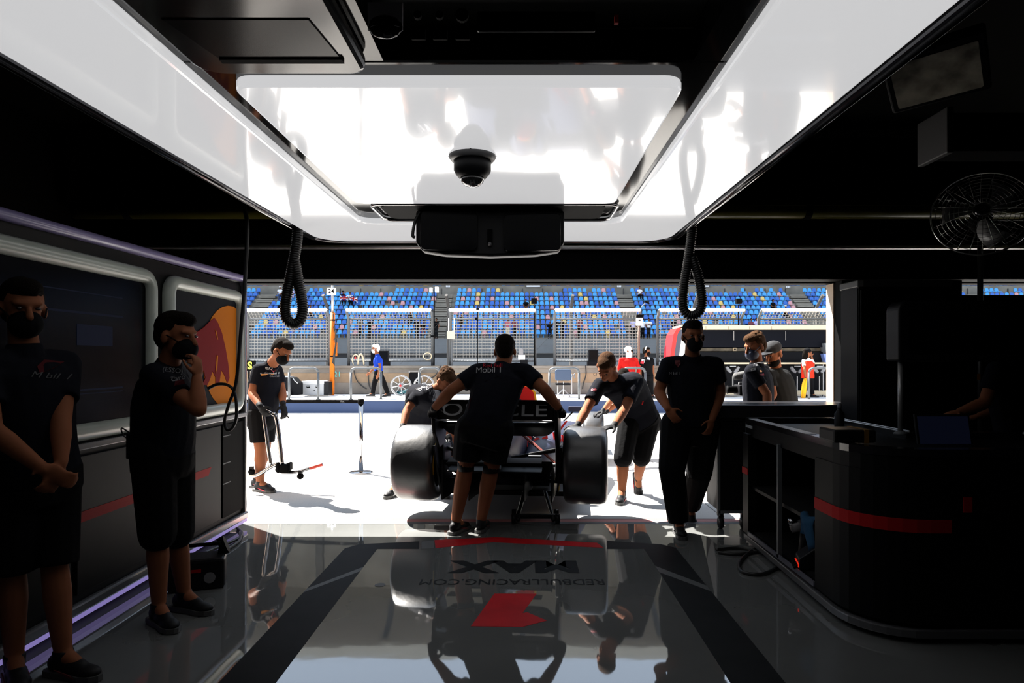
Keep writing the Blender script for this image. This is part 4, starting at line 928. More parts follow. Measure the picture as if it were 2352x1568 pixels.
for s in (-1, 1):
    MB().loft([body_ring(y, w, b, t_, 3, 18, s * xo) for y, w, b, t_, xo in ((.35, .06, .12, .36, .22), (.8, .16, .08, .50, .30), (1.4, .25, .08, .62, .42), (2.1, .29, .10, .66, .48), (2.45, .25, .2, .62, .50))]).build('sidepod', M_CARNAVY, car, True)
    T = frameM((s * .62, 2.35, .80), (1, 0, 0), (0, 0, 1)); MB().prism(rrect(-.09, .09, -.035, .035, .02), -.04, .03, T).build('mirror', M_CARNAVY, car, bevel=.01)
    MB().tube([(s * .60, 2.36, .77), (s * .45, 2.30, .62)], .012, 6).build('mirror_stalk', M_CARBON, car)
    MB().tube(bez([(s * .02, 2.95, .72), (s * .14, 2.75, .80), (s * .24, 2.3, .84), (s * .22, 1.85, .80)], 8), .03, 8).build('halo_arm', M_CARBON, car, True)
    # suspension
    for a, b, m in (((.10, -.05, .42), (.62, .0, .52), M_CARBON), ((.12, .25, .40), (.62, .05, .50), M_CARBON), ((.10, .05, .22), (.62, -.05, .20), M_CARBON), ((.12, .45, .24), (.62, .08, .20), M_CARBON), ((.16, .30, .62), (.60, .02, .30), mat('rust_red_rod', (.16, .03, .02), .4)), ((.10, .0, .33), (.6, .0, .36), M_STEEL)):
        MB().tube([(s * a[0], a[1], a[2]), (s * b[0], b[1], b[2])], .016, 8).build('suspension_arm', m, car)
    MB().bx(min(s * .52, s * .60), max(s * .52, s * .60), -.17, .17, .2, .55).build('brake_duct', M_CARBON, car, bevel=.03)
    MB().tube([(s * .25, 3.55, .35), (s * .70, 3.6, .45)], .018, 6).build('suspension_arm', M_CARBON, car); MB().tube([(s * .25, 3.6, .2), (s * .70, 3.6, .22)], .018, 6).build('suspension_arm', M_CARBON, car)
text('sidepod_lettering', 'Red Bull', .17, frameM(cp(1263, 1008, .95), (1, .35, .1), (-.1, .1, 1)), M_CARRED, car, bold=.004)
patch([cp(x, y, 1.0) for x, y in ((1272, 1000), (1300, 965), (1304, 967), (1277, 1003))], M_CARRED, 'red_pinstripe', .004)
text('cover_lettering', 'HRC', .085, frameM(cp(1220, 993, .55), (.5, .6, -.45), (.1, 0, 1)), M_WHITE, car)
MB().bx(-.72, .72, .25, 3.1, .02, .07).build('floor_plank', M_CARBON, car, bevel=.01)
MB().loft([body_ring(y, w, b, t_) for y, w, b, t_ in ((1.8, .30, .1, .62), (2.4, .30, .1, .64), (3.0, .24, .12, .58), (3.8, .16, .16, .45), (4.6, .09, .18, .32), (4.8, .04, .2, .28))]).build('nose', M_CARNAVY, car, True)
for z, y in ((.10, 4.75), (.17, 4.6), (.23, 4.5)): MB().bx(-.95, .95, y - .12, y + .12, z, z + .015).build('front_wing_plane', M_CARNAVY, car)
for s in (-1, 1): MB().bx(s * .95 - .008, s * .95 + .008, 4.3, 4.9, .08, .34).build('front_endplate', M_CARNAVY, car, bevel=.004)
MB().lathe([(.13, -.10), (.14, 0), (.12, .09), (.06, .13), (.01, .14)], 20, Matrix.Translation((0, 2.35, .72))).build('driver_helmet', M_CARNAVY, car, True)
# rear wing: rolled tips, flap with lettering, main plane, endplates
YR = -.42
def wing(zc, ch, th, ang, half, drop, name, m, y0):
    rings = []
    for i in range(25):
        u = -1 + 2 * i / 24; x = half * u; e = max(0, abs(u) - .80) / .20; dz = -drop * e * e; sc = 1 - .35 * e
        c, s_ = math.cos(ang), math.sin(ang); rg = []
        for j in range(14):
            a = 2 * math.pi * j / 14; q = ch / 2 * math.cos(a) * sc; r = th / 2 * math.sin(a) * (1 - .4 * math.cos(a)) + .25 * th * math.cos(a) ** 2
            rg.append(V((x, y0 + q * c - r * s_, zc + dz - q * s_ - r * c)))
        rings.append(rg)
    return MB().loft(rings).build(name, m, car, True)
zt = cp(1240, 917, YR).z; zb = cp(1240, 966, YR).z; z2 = cp(1240, 1008, YR).z
wing((zt + zb) / 2, (zt - zb) * 1.06, .03, math.radians(68), .545, .04, 'rear_wing_flap', M_CARBON, YR)
wing((zb + z2) / 2 + .0, .30, .055, math.radians(26), .53, -.05, 'rear_wing_mainplane', M_CARBON, YR + .16)
MB().tube([(-.52, YR - .048, zb - .002), (.52, YR - .048, zb - .002)], .006, 6).build('glint_strip', M_ALU, car)  # thin pale strip stands for the glint along the trailing edge
for s in (-1, 1):
    pr = [(YR - .10, zt - .10), (YR - .07, zt - .02), (YR, zt + .0), (YR + .25, zt - .0), (YR + .36, zt - .06), (YR + .38, z2 + .05), (YR + .30, z2 - .08), (YR + .1, z2 - .10), (YR - .06, z2 + .04), (YR - .10, zb)]
    MB().prism(pr, s * .545 - .012, s * .545 + .022, YZ(0)).build('endplate', M_CARBON, car, bevel=.01)
    MB().prism([(YR + .1, z2 - .08), (YR + .28, z2 - .08), (YR + .45, .12), (YR + .22, .12)], -.008, .008, Matrix.Translation((s * .53, 0, 0)) @ Matrix.Rotation(s * .10, 4, 'Y') @ YZ(0)).build('lower_endplate', M_CARBON, car)
ta = math.radians(22)
text('wing_lettering', 'ORACLE', .17, frameM((0, YR - .055, (zt + zb) / 2 - .004), (1, 0, 0), (0, math.sin(ta), math.cos(ta))), M_LETTER, car, width=.94, extrude=.004)
for x in (-.05, .05): MB().bx(x - .008, x + .008, YR + .05, YR + .3, .5, zb - .03).build('wing_pylon', M_CARBON, car, bevel=.003)
for z in (.42, .50): MB().bx(-.42, .42, -.40, -.24, z, z + .014, Matrix.Rotation(.2, 4, 'X')).build('beam_wing', M_CARBON, car, bevel=.004)
MB().loft([body_ring(y, w, b, t_) for y, w, b, t_ in ((-.62, .05, .26, .36), (-.3, .07, .24, .40), (.1, .10, .2, .42))]).build('crash_structure', M_CARBON, car, True)
MB().bx(-.035, .035, -.635, -.615, .27, .35).build('rain_light', mat('rain_lens', (.10, .01, .01), .3), car, bevel=.006)
MB().add([(-.50, -.30, .40), (.50, -.30, .40), (.42, .45, .09), (-.42, .45, .09), (-.50, -.30, .42), (.50, -.30, .42), (.42, .45, .11), (-.42, .45, .11)], [(0, 1, 2, 3), (7, 6, 5, 4), (0, 4, 5, 1), (1, 5, 6, 2), (2, 6, 7, 3), (3, 7, 4, 0)]).build('diffuser_roof', M_CARBON, car)
for x in (-.50, -.25, .25, .50):
    MB().prism([(-.32, .06), (.45, .05), (.45, .10), (-.32, .42)], x - .006, x + .006, YZ(0)).build('diffuser_strake', M_CARBON, car)
MB().lathe([(.05, -.05), (.05, .08)], 16, Matrix.Translation((0, -.28, .47)) @ XZ).build('exhaust', mat('exhaust_steel', (.2, .18, .17), .35, .8), car, True)
for s in (-1, 1): MB().bx(s * .33 - .06, s * .33 + .06, -.18, -.10, .44, .455).build('winglet', M_STEEL, car)
# ------------------------------------------------------------------ rear jack under the car
t = thing('rear_jack', 'dark rear jack frame lifting the back of the racing car', 'jack', V((.12, 5.85, 0)))
for s in (-1, 1):
    MB().tube([(.12 + s * .16, 5.92, .045), (.12 + s * .16, 6.1, .045), (.12 + s * .10, 6.3, .22)], .02, 8).build('frame_rail', M_DKPL, t, True)
    MB().lathe([(.045, -.02), (.045, .02)], 16, Matrix.Translation((.12 + s * .2, 5.96, .045)) @ RX).build('wheel', M_DKPL, t, True)
    MB().lathe([(.045, -.02), (.045, .02)], 16, Matrix.Translation((.12 + s * .2, 6.15, .045)) @ RX).build('wheel', M_DKPL, t, True)
MB().bx(-.08, .32, 6.02, 6.06, .03, .07).build('cross_bar', M_DKPL, t, bevel=.005)
MB().bx(.03, .21, 6.2, 6.32, .20, .24).build('lifting_pad', M_DKPL, t, bevel=.01)
# ------------------------------------------------------------------ wheeled quick jack carried by the left mechanic
Yj = 7.32; t = thing('quick_jack', 'chrome wheeled quick jack with two handles held by the left mechanic', 'jack', G(640, 1118))
def jt(name, pts, r, m=M_CHROME, Y=Yj): return MB().tube(bez([P(x, y, yy) for x, y, yy in [(q + (Y,))[:3] for q in pts]], 5), r, 10).build(name, m, t, True)
jt('handle', [(604, 945), (606, 965), (613, 1010), (622, 1070)], .023); jt('handle', [(626, 951), (632, 954), (637, 975), (643, 1020), (648, 1067)], .025)
jt('crossbar', [(604, 945), (608, 941), (618, 945), (626, 951)], .017)
jt('rear_arm', [(573, 1092), (592, 1090), (620, 1073), (637, 1065)], .022); jt('front_arm', [(646, 1084), (665, 1085), (690, 1082), (715, 1074), (741, 1066)], .019)
jt('tip', [(712, 1075), (728, 1070), (741, 1066)], .021, mat('tape_red', (.5, .05, .03), .3))
p = P(656, 1075, Yj); MB().bx(p.x - .05, p.x + .05, Yj - .06, Yj + .06, p.z - .045, p.z + .045).build('pivot_block', M_BLACK, t, bevel=.01)
MB().bx(p.x + .03, p.x + .065, Yj - .05, Yj + .05, p.z - .02, p.z + .065).build('latch', M_BLACK, t, bevel=.01); MB().ell(P(639, 1070, Yj), .035, .03, .045).build('pivot_cap', M_BLACK, t, True)
for x, y in ((690, 1093), (578, 1083), (640, 1078)):
    q = P(x, y, Yj); c = MB().lathe([(.032, -.02), (.036, -.012), (.036, .012), (.032, .02)], 16, Matrix.Translation(q) @ XZ).build('castor', M_BLACK, t, True); MB().bx(q.x - .02, q.x + .02, Yj - .02, Yj + .02, q.z + .02, q.z + .06).build('castor_fork', M_DKPL, c)
# ================================================================== PEOPLE
def remesh(o, vox, sm=3):
    m = o.modifiers.new('union', 'REMESH'); m.mode = 'VOXEL'; m.voxel_size = vox; m.use_smooth_shade = True
    s = o.modifiers.new('soft', 'SMOOTH'); s.factor = .5; s.iterations = sm
    return o
def ring(c, rt, fw, hw, hd, n=18, p=2.3):
    out = []
    for j in range(n):
        a = 2 * math.pi * j / n; x, y = math.cos(a), math.sin(a)
        out.append(c + rt * (hw * math.copysign(abs(x) ** (2 / p), x)) + fw * (hd * math.copysign(abs(y) ** (2 / p), y)))
    return out
def torso(mb, J, inflate, lo, hi, belly=0.0, s=1.0):
    pc = (J['pa'] + J['pb']) / 2; sc = (J['sa'] + J['sb']) / 2; up = sc - pc
    hs = (J['sb'] - J['sa']).length / 2; hp = max(.13 * s, (J['pb'] - J['pa']).length / 2 + .085 * s)
    r0 = (J['pb'] - J['pa']).normalized(); r1 = (J['sb'] - J['sa']).normalized()
    if hs < .12 * s: r1 = r0
    bend = J.get('bend', V((0, 0, 0)))
    rings = []
    T = [-.32, -.2, 0, .2, .4, .6, .78, .92, 1.0, 1.06]
    W = [hp * .8, hp * .97, hp, hp * .93, hp * .92, hp * .97, max(hp, hs) * .99, hs + .01 * s, hs * .82, hs * .45]
    D = [.10, .12, .122 + belly * .4, .118 + belly, .120 + belly, .128 + belly * .6, .128, .112, .09, .065]
    for t, w, d in zip(T, W, D):
        if t < lo or t > hi: continue
        f = min(1, max(0, t)); rt = r0.lerp(r1, f).normalized(); u = up.normalized(); fw = u.cross(rt).normalized(); rt = fw.cross(u)
        c = pc + up * t + bend * (4 * f * (1 - f))
        rings.append(ring(c, rt, fw, w + inflate, d * s + inflate))
    mb.loft(rings)
def head_geo(mb, c, f, u, s=1.0, simple=False):
    s = s * 1.07
    f = f.normalized(); u = (u - f * u.dot(f)).normalized(); r = f.cross(u); R = Matrix((r, f, u)).transposed()
    q = lambda a, b, d: c + (r * a + f * b + u * d) * s
    mb.ell(q(0, -.012, .032), .077 * s, .098 * s, .088 * s, R); mb.ell(q(0, .026, -.045), .060 * s, .066 * s, .076 * s, R)
    if simple: return
    mb.ell(q(0, .062, -.095), .030 * s, .028 * s, .024 * s, R); mb.seg(q(0, .094, .006), q(0, .112, -.030), .010 * s, .015 * s)
    mb.ell(q(0, .074, .026), .056 * s, .022 * s, .017 * s, R); mb.ell(q(0, .088, -.066), .026 * s, .012 * s, .012 * s, R)
    for k in (-1, 1): mb.ell(q(k * .079, -.006, -.012), .011 * s, .024 * s, .032 * s, R)
def hand_geo(mb, w, d, nrm, side, r=.0092, curl=.5, s=1.0, fan=1.0):
    """w wrist, d finger direction, nrm palm side, side +1/-1: which way the thumb leaves"""
    d = d.normalized(); nrm = (nrm - d * nrm.dot(d)).normalized(); l = d.cross(nrm) * side
    R = Matrix((l, d, nrm)).transposed()
    mb.ell(w + d * .048 * s, .042 * s, .056 * s, .017 * s, R)
    for k, (L, o) in enumerate(((.072, .030), (.080, .011), (.074, -.009), (.058, -.028))):
        b = w + d * .088 * s + l * o * s; dd = (d + l * o * 2.2 * fan).normalized(); p = b
        for j in range(3):
            a = curl * (.5 + j * .9); v = dd * math.cos(a) + nrm * math.sin(a); e = p + v * L * (.42, .33, .27)[j] * s
            mb.seg(p, e, r * s * (1 - .1 * j), r * s * (.92 - .1 * j), n=8); p = e
    b = w + d * .025 * s + l * .030 * s; m1 = b + (d * .5 + l * .75 + nrm * .2).normalized() * .042 * s; m2 = m1 + (d * .85 + l * .35 + nrm * .35).normalized() * .040 * s
    mb.seg(b, m1, r * 1.25 * s, r * 1.1 * s, n=8); mb.seg(m1, m2, r * 1.1 * s, r * .9 * s, n=8)
def shoe(root, a, d, n, s=1.0, accent=None, vox=.008):
    d = d.normalized(); n = (n - d * n.dot(d)).normalized(); r = d.cross(n); R = Matrix((r, d, n)).transposed(); mb = MB()
    mb.ell(a - d * .025 * s - n * .045 * s, .040 * s, .055 * s, .048 * s, R); mb.ell(a + d * .06 * s - n * .052 * s, .042 * s, .085 * s, .042 * s, R); mb.ell(a + d * .135 * s - n * .066 * s, .046 * s, .072 * s, .030 * s, R)
    mb.seg(a - n * .03 * s, a + n * .02 * s, .043 * s, .045 * s, flat=True)
    o = remesh(mb.build('shoe', M_SHOE, root, True), vox)
    pts = [(.040, -.075), (.044, .0), (.040, .06), (.050, .13), (.040, .185), (.012, .212), (-.012, .212), (-.042, .18), (-.048, .13), (-.038, .06), (-.043, 0), (-.040, -.075), (-.02, -.088), (.02, -.088)]
    T = Matrix.Translation(a - n * .098 * s) @ R.to_4x4()
    MB().prism([(x * s, y * s) for x, y in pts], 0, .026 * s, T).build('sole', M_SOLE, o)
    if accent:
        for k in (-1, 1): MB().prism([(-.02, .045), (.06, .018), (.12, .012), (.06, .032)], -.001, .004, T @ frameM((k * .044 * s, .02, .0), (0, 1, 0), (0, 0, 1))).build('shoe_flash', accent, o)
def person(name, label, J, top='tee', bottom='shorts', hair=M_HAIRD, shirt=M_NAVYCLOTH, legs=M_BLACKCLOTH, gloves=False, mask=None, s=1.0, belly=0.0, vox=.009, hem=.62,
           curl=(.5, .5), palm=(None, None), group=None, cat='person', beard=False, baggy=1.0, accent=None, sleeve=.62, far=False, feet=True, thumb=(1, -1), skin=M_SKIN, eyes=True, stout=1.0, tuft=0):
    L = s * stout
    base = (J['pa'] + J['pb']) / 2; base = V((base.x, base.y, J.get('gz', 0.0)))
    root = thing(name, label, cat, base, group)
    hf = J['hf'].normalized(); hu = J.get('hu', V((0, 0, 1)))
    # ---- body
    b = MB(); torso(b, J, -.012, -.21, 1.06, belly, s); head_geo(b, J['head'], hf, hu, s, far)
    sc = (J['sa'] + J['sb']) / 2; b.seg(sc, J['head'] - hu * .05 * s - hf * .01 * s, .062 * L, .054 * L)
    for k, i in (('a', 0), ('b', 1)):
        S, E, W = J['s' + k], J['e' + k], J['w' + k]
        b.seg(S, E, .052 * L, .041 * L); b.seg(E, E.lerp(W, .3), .041 * L, .043 * L); b.seg(E.lerp(W, .3), W, .043 * L, .027 * L)
        if not gloves:
            d = J.get('h' + k, W - E); hand_geo(b, W, d, palm[i] or V((0, 1, 0)), thumb[i], .0092 if not far else .012, curl[i], s)
        Pp, K, A = J['p' + k], J['k' + k], J['a' + k]
        b.seg(Pp, K, .082 * L, .056 * L); c = K.lerp(A, .32); b.seg(K, c, .054 * L, .058 * L); b.seg(c, A, .058 * L, .036 * L)
        b.seg(A, A + J['t' + k].normalized() * .10 * s - J.get('n' + k, V((0, 0, 1))) * .05 * L, .036 * L, .03 * L)
    remesh(b.build('body', skin, root, True), vox)
    # ---- shirt
    c = MB(); torso(c, J, .010, -.21 if bottom == 'shorts' else -.12, 1.06, belly, s)
    fs = .62 if top == 'tee' else 1.0
    for k in 'ab':
        S, E, W = J['s' + k], J['e' + k], J['w' + k]; I = V(((J['sa'] + J['sb']) / 2)).lerp(S, .6)
        c.seg(I, S, .075 * L, .068 * L)
        if top == 'tee': c.seg(S, S.lerp(E, sleeve), .068 * L, .066 * L, flat=True)
        else: c.seg(S, E, .066 * L, .056 * L); c.seg(E, W, .056 * L, .040 * L, flat=True)
    nk = (J['head'] - hu * .06 * s).lerp(sc, .5); c.seg(sc, nk, .085 * L, .066 * L, flat=True)
    so = remesh(c.build('shirt', shirt, root, True), vox)
    root_parts = {'shirt': so}
    # ---- lower garment
    g = MB(); torso(g, J, .016, -.33, .12, belly * .6, s)
    for k in 'ab':
        Pp, K, A = J['p' + k], J['k' + k], J['a' + k]
        if bottom == 'shorts':
            e = Pp.lerp(K, hem) if hem <= 1 else K.lerp(A, hem - 1)
            if hem > 1: g.seg(Pp, K, .105 * s * baggy, .088 * s * baggy); g.seg(K, e, .088 * s * baggy, .082 * s * baggy, flat=True)
            else: g.seg(Pp, e, .106 * s * baggy, .098 * s * baggy, flat=True)
        else:
            g.seg(Pp, K, .105 * s * baggy, .080 * s * baggy); g.seg(K, A, .078 * s * baggy, .066 * s * baggy, flat=True)
    remesh(g.build('shorts' if bottom == 'shorts' else 'trousers', legs, root, True), vox)
    # ---- shoes, gloves, hair, mask
    if feet:
        for k in 'ab':
            if far:
                q = MB(); d = J['t' + k].normalized(); q.seg(J['a' + k] - V((0, 0, .05 * s)), J['a' + k] + d * .15 * s - V((0, 0, .06 * s)), .045 * s, .035 * s); q.build('shoe', M_SHOE, root, True)
            else: shoe(root, J['a' + k], J['t' + k], J.get('n' + k, V((0, 0, 1))), s, accent, vox)
    if gloves:
        for k, i in (('a', 0), ('b', 1)):
            q = MB(); W, E = J['w' + k], J['e' + k]; d = J.get('h' + k, W - E); hand_geo(q, W, d, palm[i] or V((0, 1, 0)), thumb[i], .0115, curl[i], s * 1.06); q.seg(W.lerp(E, .16), W, .034 * s, .033 * s, flat0=True)
            remesh(q.build('glove', M_GLOVE, root, True), min(vox, .008), 2)
    s = s * 1.07
    u = (hu - hf * hu.dot(hf)).normalized(); r = hf.cross(u); R = Matrix((r, hf, u)).transposed(); H = J['head']
    if hair:
        h = MB(); h.ell(H + (u * .045 - hf * .024) * s, .083 * s, .098 * s, .088 * s, R); h.ell(H + (u * .005 - hf * .055) * s, .076 * s, .062 * s, .085 * s, R); h.ell(H + (u * .085 + hf * .025) * s, .066 * s, .072 * s, .045 * s, R)
        rr = random.Random(tuft)
        for _ in range(tuft):
            th, ph = rr.uniform(0, 6.283), rr.uniform(.15, 1.35); dv = V((math.cos(th) * math.sin(ph), math.sin(th) * math.sin(ph) - .1, math.cos(ph)))
            c_ = H + (u * .045 - hf * .020) * s + R @ V((dv.x * .080 * s, dv.y * .096 * s, dv.z * .090 * s)); h.ell(c_ - R @ dv * .008, .015 * s, .019 * s, .014 * s, R, 8, 6)
        remesh(h.build('hair', hair, root, True), vox if not tuft else .006, 2 if not tuft else 1)
    if mask:
        h = MB(); h.ell(H + (hf * .052 - u * .060) * s, .064 * s, .068 * s, .062 * s, R); mo = remesh(h.build('face_mask', mask, root, True), vox, 2)
        if not far:
            for k in (-1, 1): MB().tube([H + (r * k * .060 + hf * .07 - u * .03) * s, H + (r * k * .082 + hf * .01 + u * .004) * s, H + (r * k * .083 - hf * .02 - u * .01) * s], .004, 5).build('mask_strap', mask, mo)
    if beard:
        h = MB(); h.ell(H + (hf * .035 - u * .075) * s, .066 * s, .066 * s, .052 * s, R); remesh(h.build('beard', hair or M_HAIRD, root, True), vox, 2)
    if eyes and not far:
        for k in (-1, 1): MB().ell(H + (r * k * .032 + hf * .088 + u * .006) * s, .011 * s, .008 * s, .007 * s, R, 8, 6).build('eye', M_EYE, root, True)
    return root, so
def on_shirt(kind, so, T, m, parent, body=None, size=.05, name='shirt_print', poly=None):
    """flat print laid on the cloth: projected straight onto the shirt"""
    if body: o = text(name, body, size, Matrix(), m, parent, extrude=0)
    else:
        n = len(poly); o = MB().add([V((x, y, 0)) for x, y in poly], [tuple(range(n))]).build(name, m, parent)
    o.matrix_basis = T
    w = o.modifiers.new('lay', 'SHRINKWRAP'); w.target = so; w.wrap_method = 'PROJECT'; w.use_project_z = True; w.use_negative_direction = True; w.use_positive_direction = False
    w.project_limit = .5; w.offset = .005; w.wrap_mode = 'ABOVE_SURFACE'
    return o
def J_(d):
    out = {}
    for k, v in d.items():
        out[k] = P(*v) if isinstance(v, tuple) else v
    return out
UP = V((0, 0, 1))
M_PRINT = mat('white_print', (.55, .55, .56), .6); M_PRINTR = mat('red_print', (.55, .03, .05), .6); M_PRINTD = mat('dark_red_print', (.10, .008, .012), .6); M_PRINTY = mat('orange_print', (.7, .25, .02), .6); M_PRINTG = mat('dim_white_print', (.22, .22, .23), .6)
# ---- man pushing the rear wing, back to camera
J = J_(dict(head=(1160, 806, 5.72), hf=V((.05, .9, -.25)), sa=(1097, 856, 5.64), sb=(1206, 856, 5.64), ea=(1037, 896, 5.55), eb=(1250, 893, 5.55), wa=(997, 938, 5.62), wb=(1284, 938, 5.62), pa=(1080, 985, 5.50), pb=(1146, 985, 5.50),
            ka=(1070, 1070, 5.55), kb=(1128, 1074, 5.55), aa=(1058, 1195, 5.62), ab=(1108, 1200, 5.62), ta=V((.18, .9, 0)), tb=V((.15, .9, 0)), ha=V((-.25, .8, -.25)), hb=V((.25, .8, -.25))))
J['aa'] = V((-.575, 5.64, .105)); J['ab'] = V((-.36, 5.70, .105)); J['ta'] = V((.42, .9, 0))
who, so = person('person', 'man in dark team shirt seen from behind pushing the rear wing', J, gloves=True, palm=(V((.2, .2, -1)), V((-.2, .2, -1))), hem=.80, thumb=(-1, 1), s=1.04, belly=.03, baggy=1.22, stout=1.2, curl=(.6, .6), eyes=False, accent=M_PRINTD)
def back(x, y): return frameM(P(x, y, 5.46), (1, .0, 0), (0, .12, 1))
on_shirt('t', so, back(1122, 848), M_PRINTG, so, 'Mobil 1', .075); on_shirt('t', so, back(1130, 837), mat('wine_red_print', (.28, .012, .02), .8, spec=.1), so, 'Red Bull', .05)
on_shirt('p', so, back(1110, 880), M_PRINTD, so, poly=[(.13, .06), (.02, .02), (-.10, -.12), (-.12, -.22), (.0, -.06), (.12, -.02)])
for k in 'ab':
    o = MB().seg(J['k' + k] + V((0, 0, .035)), J['k' + k] - V((0, 0, .04)), .072, .070, True, True, 18).build('knee_strap', M_GLOVE, who, True)
# ---- walking man, facing camera, right
J = J_(dict(head=(1592, 772, 5.62), hf=V((0, -1, -.05)), sa=(1536, 838, 5.70), sb=(1643, 838, 5.70), ea=(1513, 900, 5.72), eb=(1655, 900, 5.76), wa=(1534, 938, 5.52), wb=(1636, 962, 5.62), pa=(1556, 975, 5.75), pb=(1615, 975, 5.78),
            ka=(1543, 1078, 5.62), kb=(1606, 1085, 5.82), aa=(1560, 1196, 5.60), ab=(1586, 1160, 6.10), ta=V((-.05, -1, 0)), tb=V((.02, -.75, -.66)), nb=V((0, -.66, .75)), ha=V((.5, -.3, -.8)), hb=V((-.3, -.2, -1))))
J['aa'] = V((1.345, 5.62, .105))
who, so = person('person', 'man in dark shirt and long trousers walking into the garage', J, bottom='trousers', palm=(V((.3, 1, .2)), V((-.5, .8, 0))), mask=M_BLACKCLOTH, baggy=1.38, s=1.04, belly=.02, stout=1.1, curl=(.7, .6), thumb=(1, -1))
on_shirt('t', so, frameM(P(1555, 858, 5.54), (1, 0, 0), UP), M_PRINTG, so, 'M bil 1', .035); on_shirt('p', so, frameM(P(1562, 836, 5.54), (1, 0, 0), UP), M_PRINTD, so, poly=[(-.022, .03), (.022, .03), (.022, 0), (0, -.03), (-.022, 0)])
# ---- bent man at right rear tyre
J = J_(dict(head=(1392, 842, 6.42), hf=V((-.35, -.55, -.75)), hu=V((-.15, -.75, .6)), sa=(1378, 884, 6.60), sb=(1462, 878, 6.66), ea=(1344, 944, 6.40), eb=(1432, 944, 6.42), wa=(1326, 977, 6.22), wb=(1410, 978, 6.20), pa=(1446, 968, 7.02), pb=(1492, 962, 7.08),
            ka=(1431, 1052, 6.86), kb=(1473, 1050, 7.02), aa=(1428, 1130, 6.86), ab=(1466, 1098, 7.25), ta=V((-.30, -.95, 0)), tb=V((.05, -.35, -.93)), nb=V((0, -.93, .35)), ha=V((-.6, -.6, -.25)), hb=V((-.75, -.5, -.1)), bend=V((.02, .05, .09))))
J['aa'] = V((1.05, 6.90, .105))
who, so = person('person', 'man bending forward with both gloved hands on the right rear tyre', J, gloves=True, hair=M_HAIRB, palm=(V((.0, .2, -1)), V((0, .2, -1))), hem=1.05, baggy=1.12, s=1.04, thumb=(-1, 1), curl=(.35, .35), stout=1.1, accent=M_PRINTR)
for k, (x, y, m, b) in enumerate(((1367, 860, M_PRINT, 'O'), (1362, 895, M_PRINTR, 'oo'))): on_shirt('t', so, frameM(P(x, y, 6.45), (1, -.4, 0), UP), m, so, b, .05)
on_shirt('p', so, frameM(P(1462, 935, 6.75), (1, .3, .25), UP), M_REDSTRIPE, so, poly=[(-.1, -.03), (.1, .0), (.11, .04), (-.05, .02)])
# ---- crouching man at left rear tyre
J = J_(dict(head=(1024, 874, 6.85), hf=V((.45, -.45, -.75)), hu=V((.4, -.5, .7)), sa=(962, 903, 7.0), sb=(1008, 908, 6.86), ea=(934, 942, 6.86), eb=(1010, 955, 6.66), wa=(924, 982, 6.66), wb=(1032, 1008, 6.52), pa=(948, 985, 7.42), pb=(985, 985, 7.30),
            ka=(925, 1030, 7.22), kb=(1042, 985, 7.20), aa=(905, 1110, 7.15), ab=(1020, 1095, 7.20), ta=V((-.35, -.9, 0)), tb=V((.2, -.95, 0)), ha=V((-.1, -.3, -1)), hb=V((.4, -.3, -.8)), bend=V((-.03, .02, .10))))
J['aa'] = V((-1.40, 7.18, .105)); J['ab'] = V((-.86, 7.2, .105))
who, so = person('person', 'curly haired man crouching behind the left rear tyre', J, gloves=True, hair=M_HAIRB, palm=(V((1, -.2, 0)), V((-.3, -.2, -1))), hem=.6, s=1.0, thumb=(1, -1), curl=(.3, .4), accent=M_PRINT, tuft=60)
on_shirt('t', so, frameM(P(978, 892, 6.75), (.9, -.3, .5), (-.4, 0, 1)), M_PRINT, so, 'ESSO', .045); on_shirt('t', so, frameM(P(958, 893, 6.8), (.6, -.3, .6), (-.4, 0, 1)), M_PRINT, so, 'Claro', .05)
# ---- helper hidden at the front wheel
J = J_(dict(head=(1432, 868, 9.45), hf=V((-.5, -.5, -.6)), hu=V((-.3, -.5, .8)), sa=(1415, 890, 9.55), sb=(1448, 888, 9.6), ea=(1403, 920, 9.40), eb=(1420, 925, 9.5), wa=(1384, 944, 9.25), wb=(1392, 946, 9.35), pa=(1440, 945, 9.95), pb=(1465, 945, 9.95),
            ka=(1440, 1002, 9.8), kb=(1464, 1002, 9.85), aa=(1440, 1040, 9.85), ab=(1464, 1040, 9.9), ta=V((-.2, -1, 0)), tb=V((-.1, -1, 0)), ha=V((-.8, -.4, -.2)), hb=V((-.8, -.4, -.2)), bend=V((.02, .03, .08))))
J['aa'].z = J['ab'].z = .105
person('person', 'mechanic mostly hidden behind the bent man, gloved hands on the front tyre', J, gloves=True, palm=(V((0, 0, -1)), V((0, 0, -1))), hem=.8, vox=.011, eyes=False)
# ---- man with the quick jack
J = J_(dict(head=(647, 806, 7.25), hf=V((.75, -.30, -.50)), hu=V((.45, -.1, .9)), sa=(594, 850, 7.36), sb=(634, 850, 7.60), ea=(579, 903, 7.30), eb=(648, 900, 7.55), wa=(597, 932, 7.12), wb=(650, 928, 7.38), pa=(592, 952, 7.38), pb=(613, 952, 7.58),
            ka=(598, 1032, 7.38), kb=(608, 1032, 7.55), aa=(598, 1105, 7.42), ab=(588, 1100, 7.62), ta=V((.85, -.35, 0)), tb=V((.7, -.3, 0)), ha=V((.5, .2, -.9)), hb=V((.25, -.2, -.9))))
J['aa'] = V((-2.98, 7.42, .105)); J['ab'] = V((-3.10, 7.62, .105))
who, so = person('person', 'masked man in team shirt and shorts holding the chrome quick jack', J, gloves=True, mask=M_BLACKCLOTH, palm=(V((.3, 1, 0)), V((-.6, .4, 0))), hem=.78, s=1.04, belly=.02, thumb=(1, -1), curl=(.9, .6), stout=1.1, accent=M_PRINTR, baggy=1.05)
def sl(x, y, Y=7.2): return frameM(P(x, y, Y), (1, -.35, 0), (0, 0, 1))
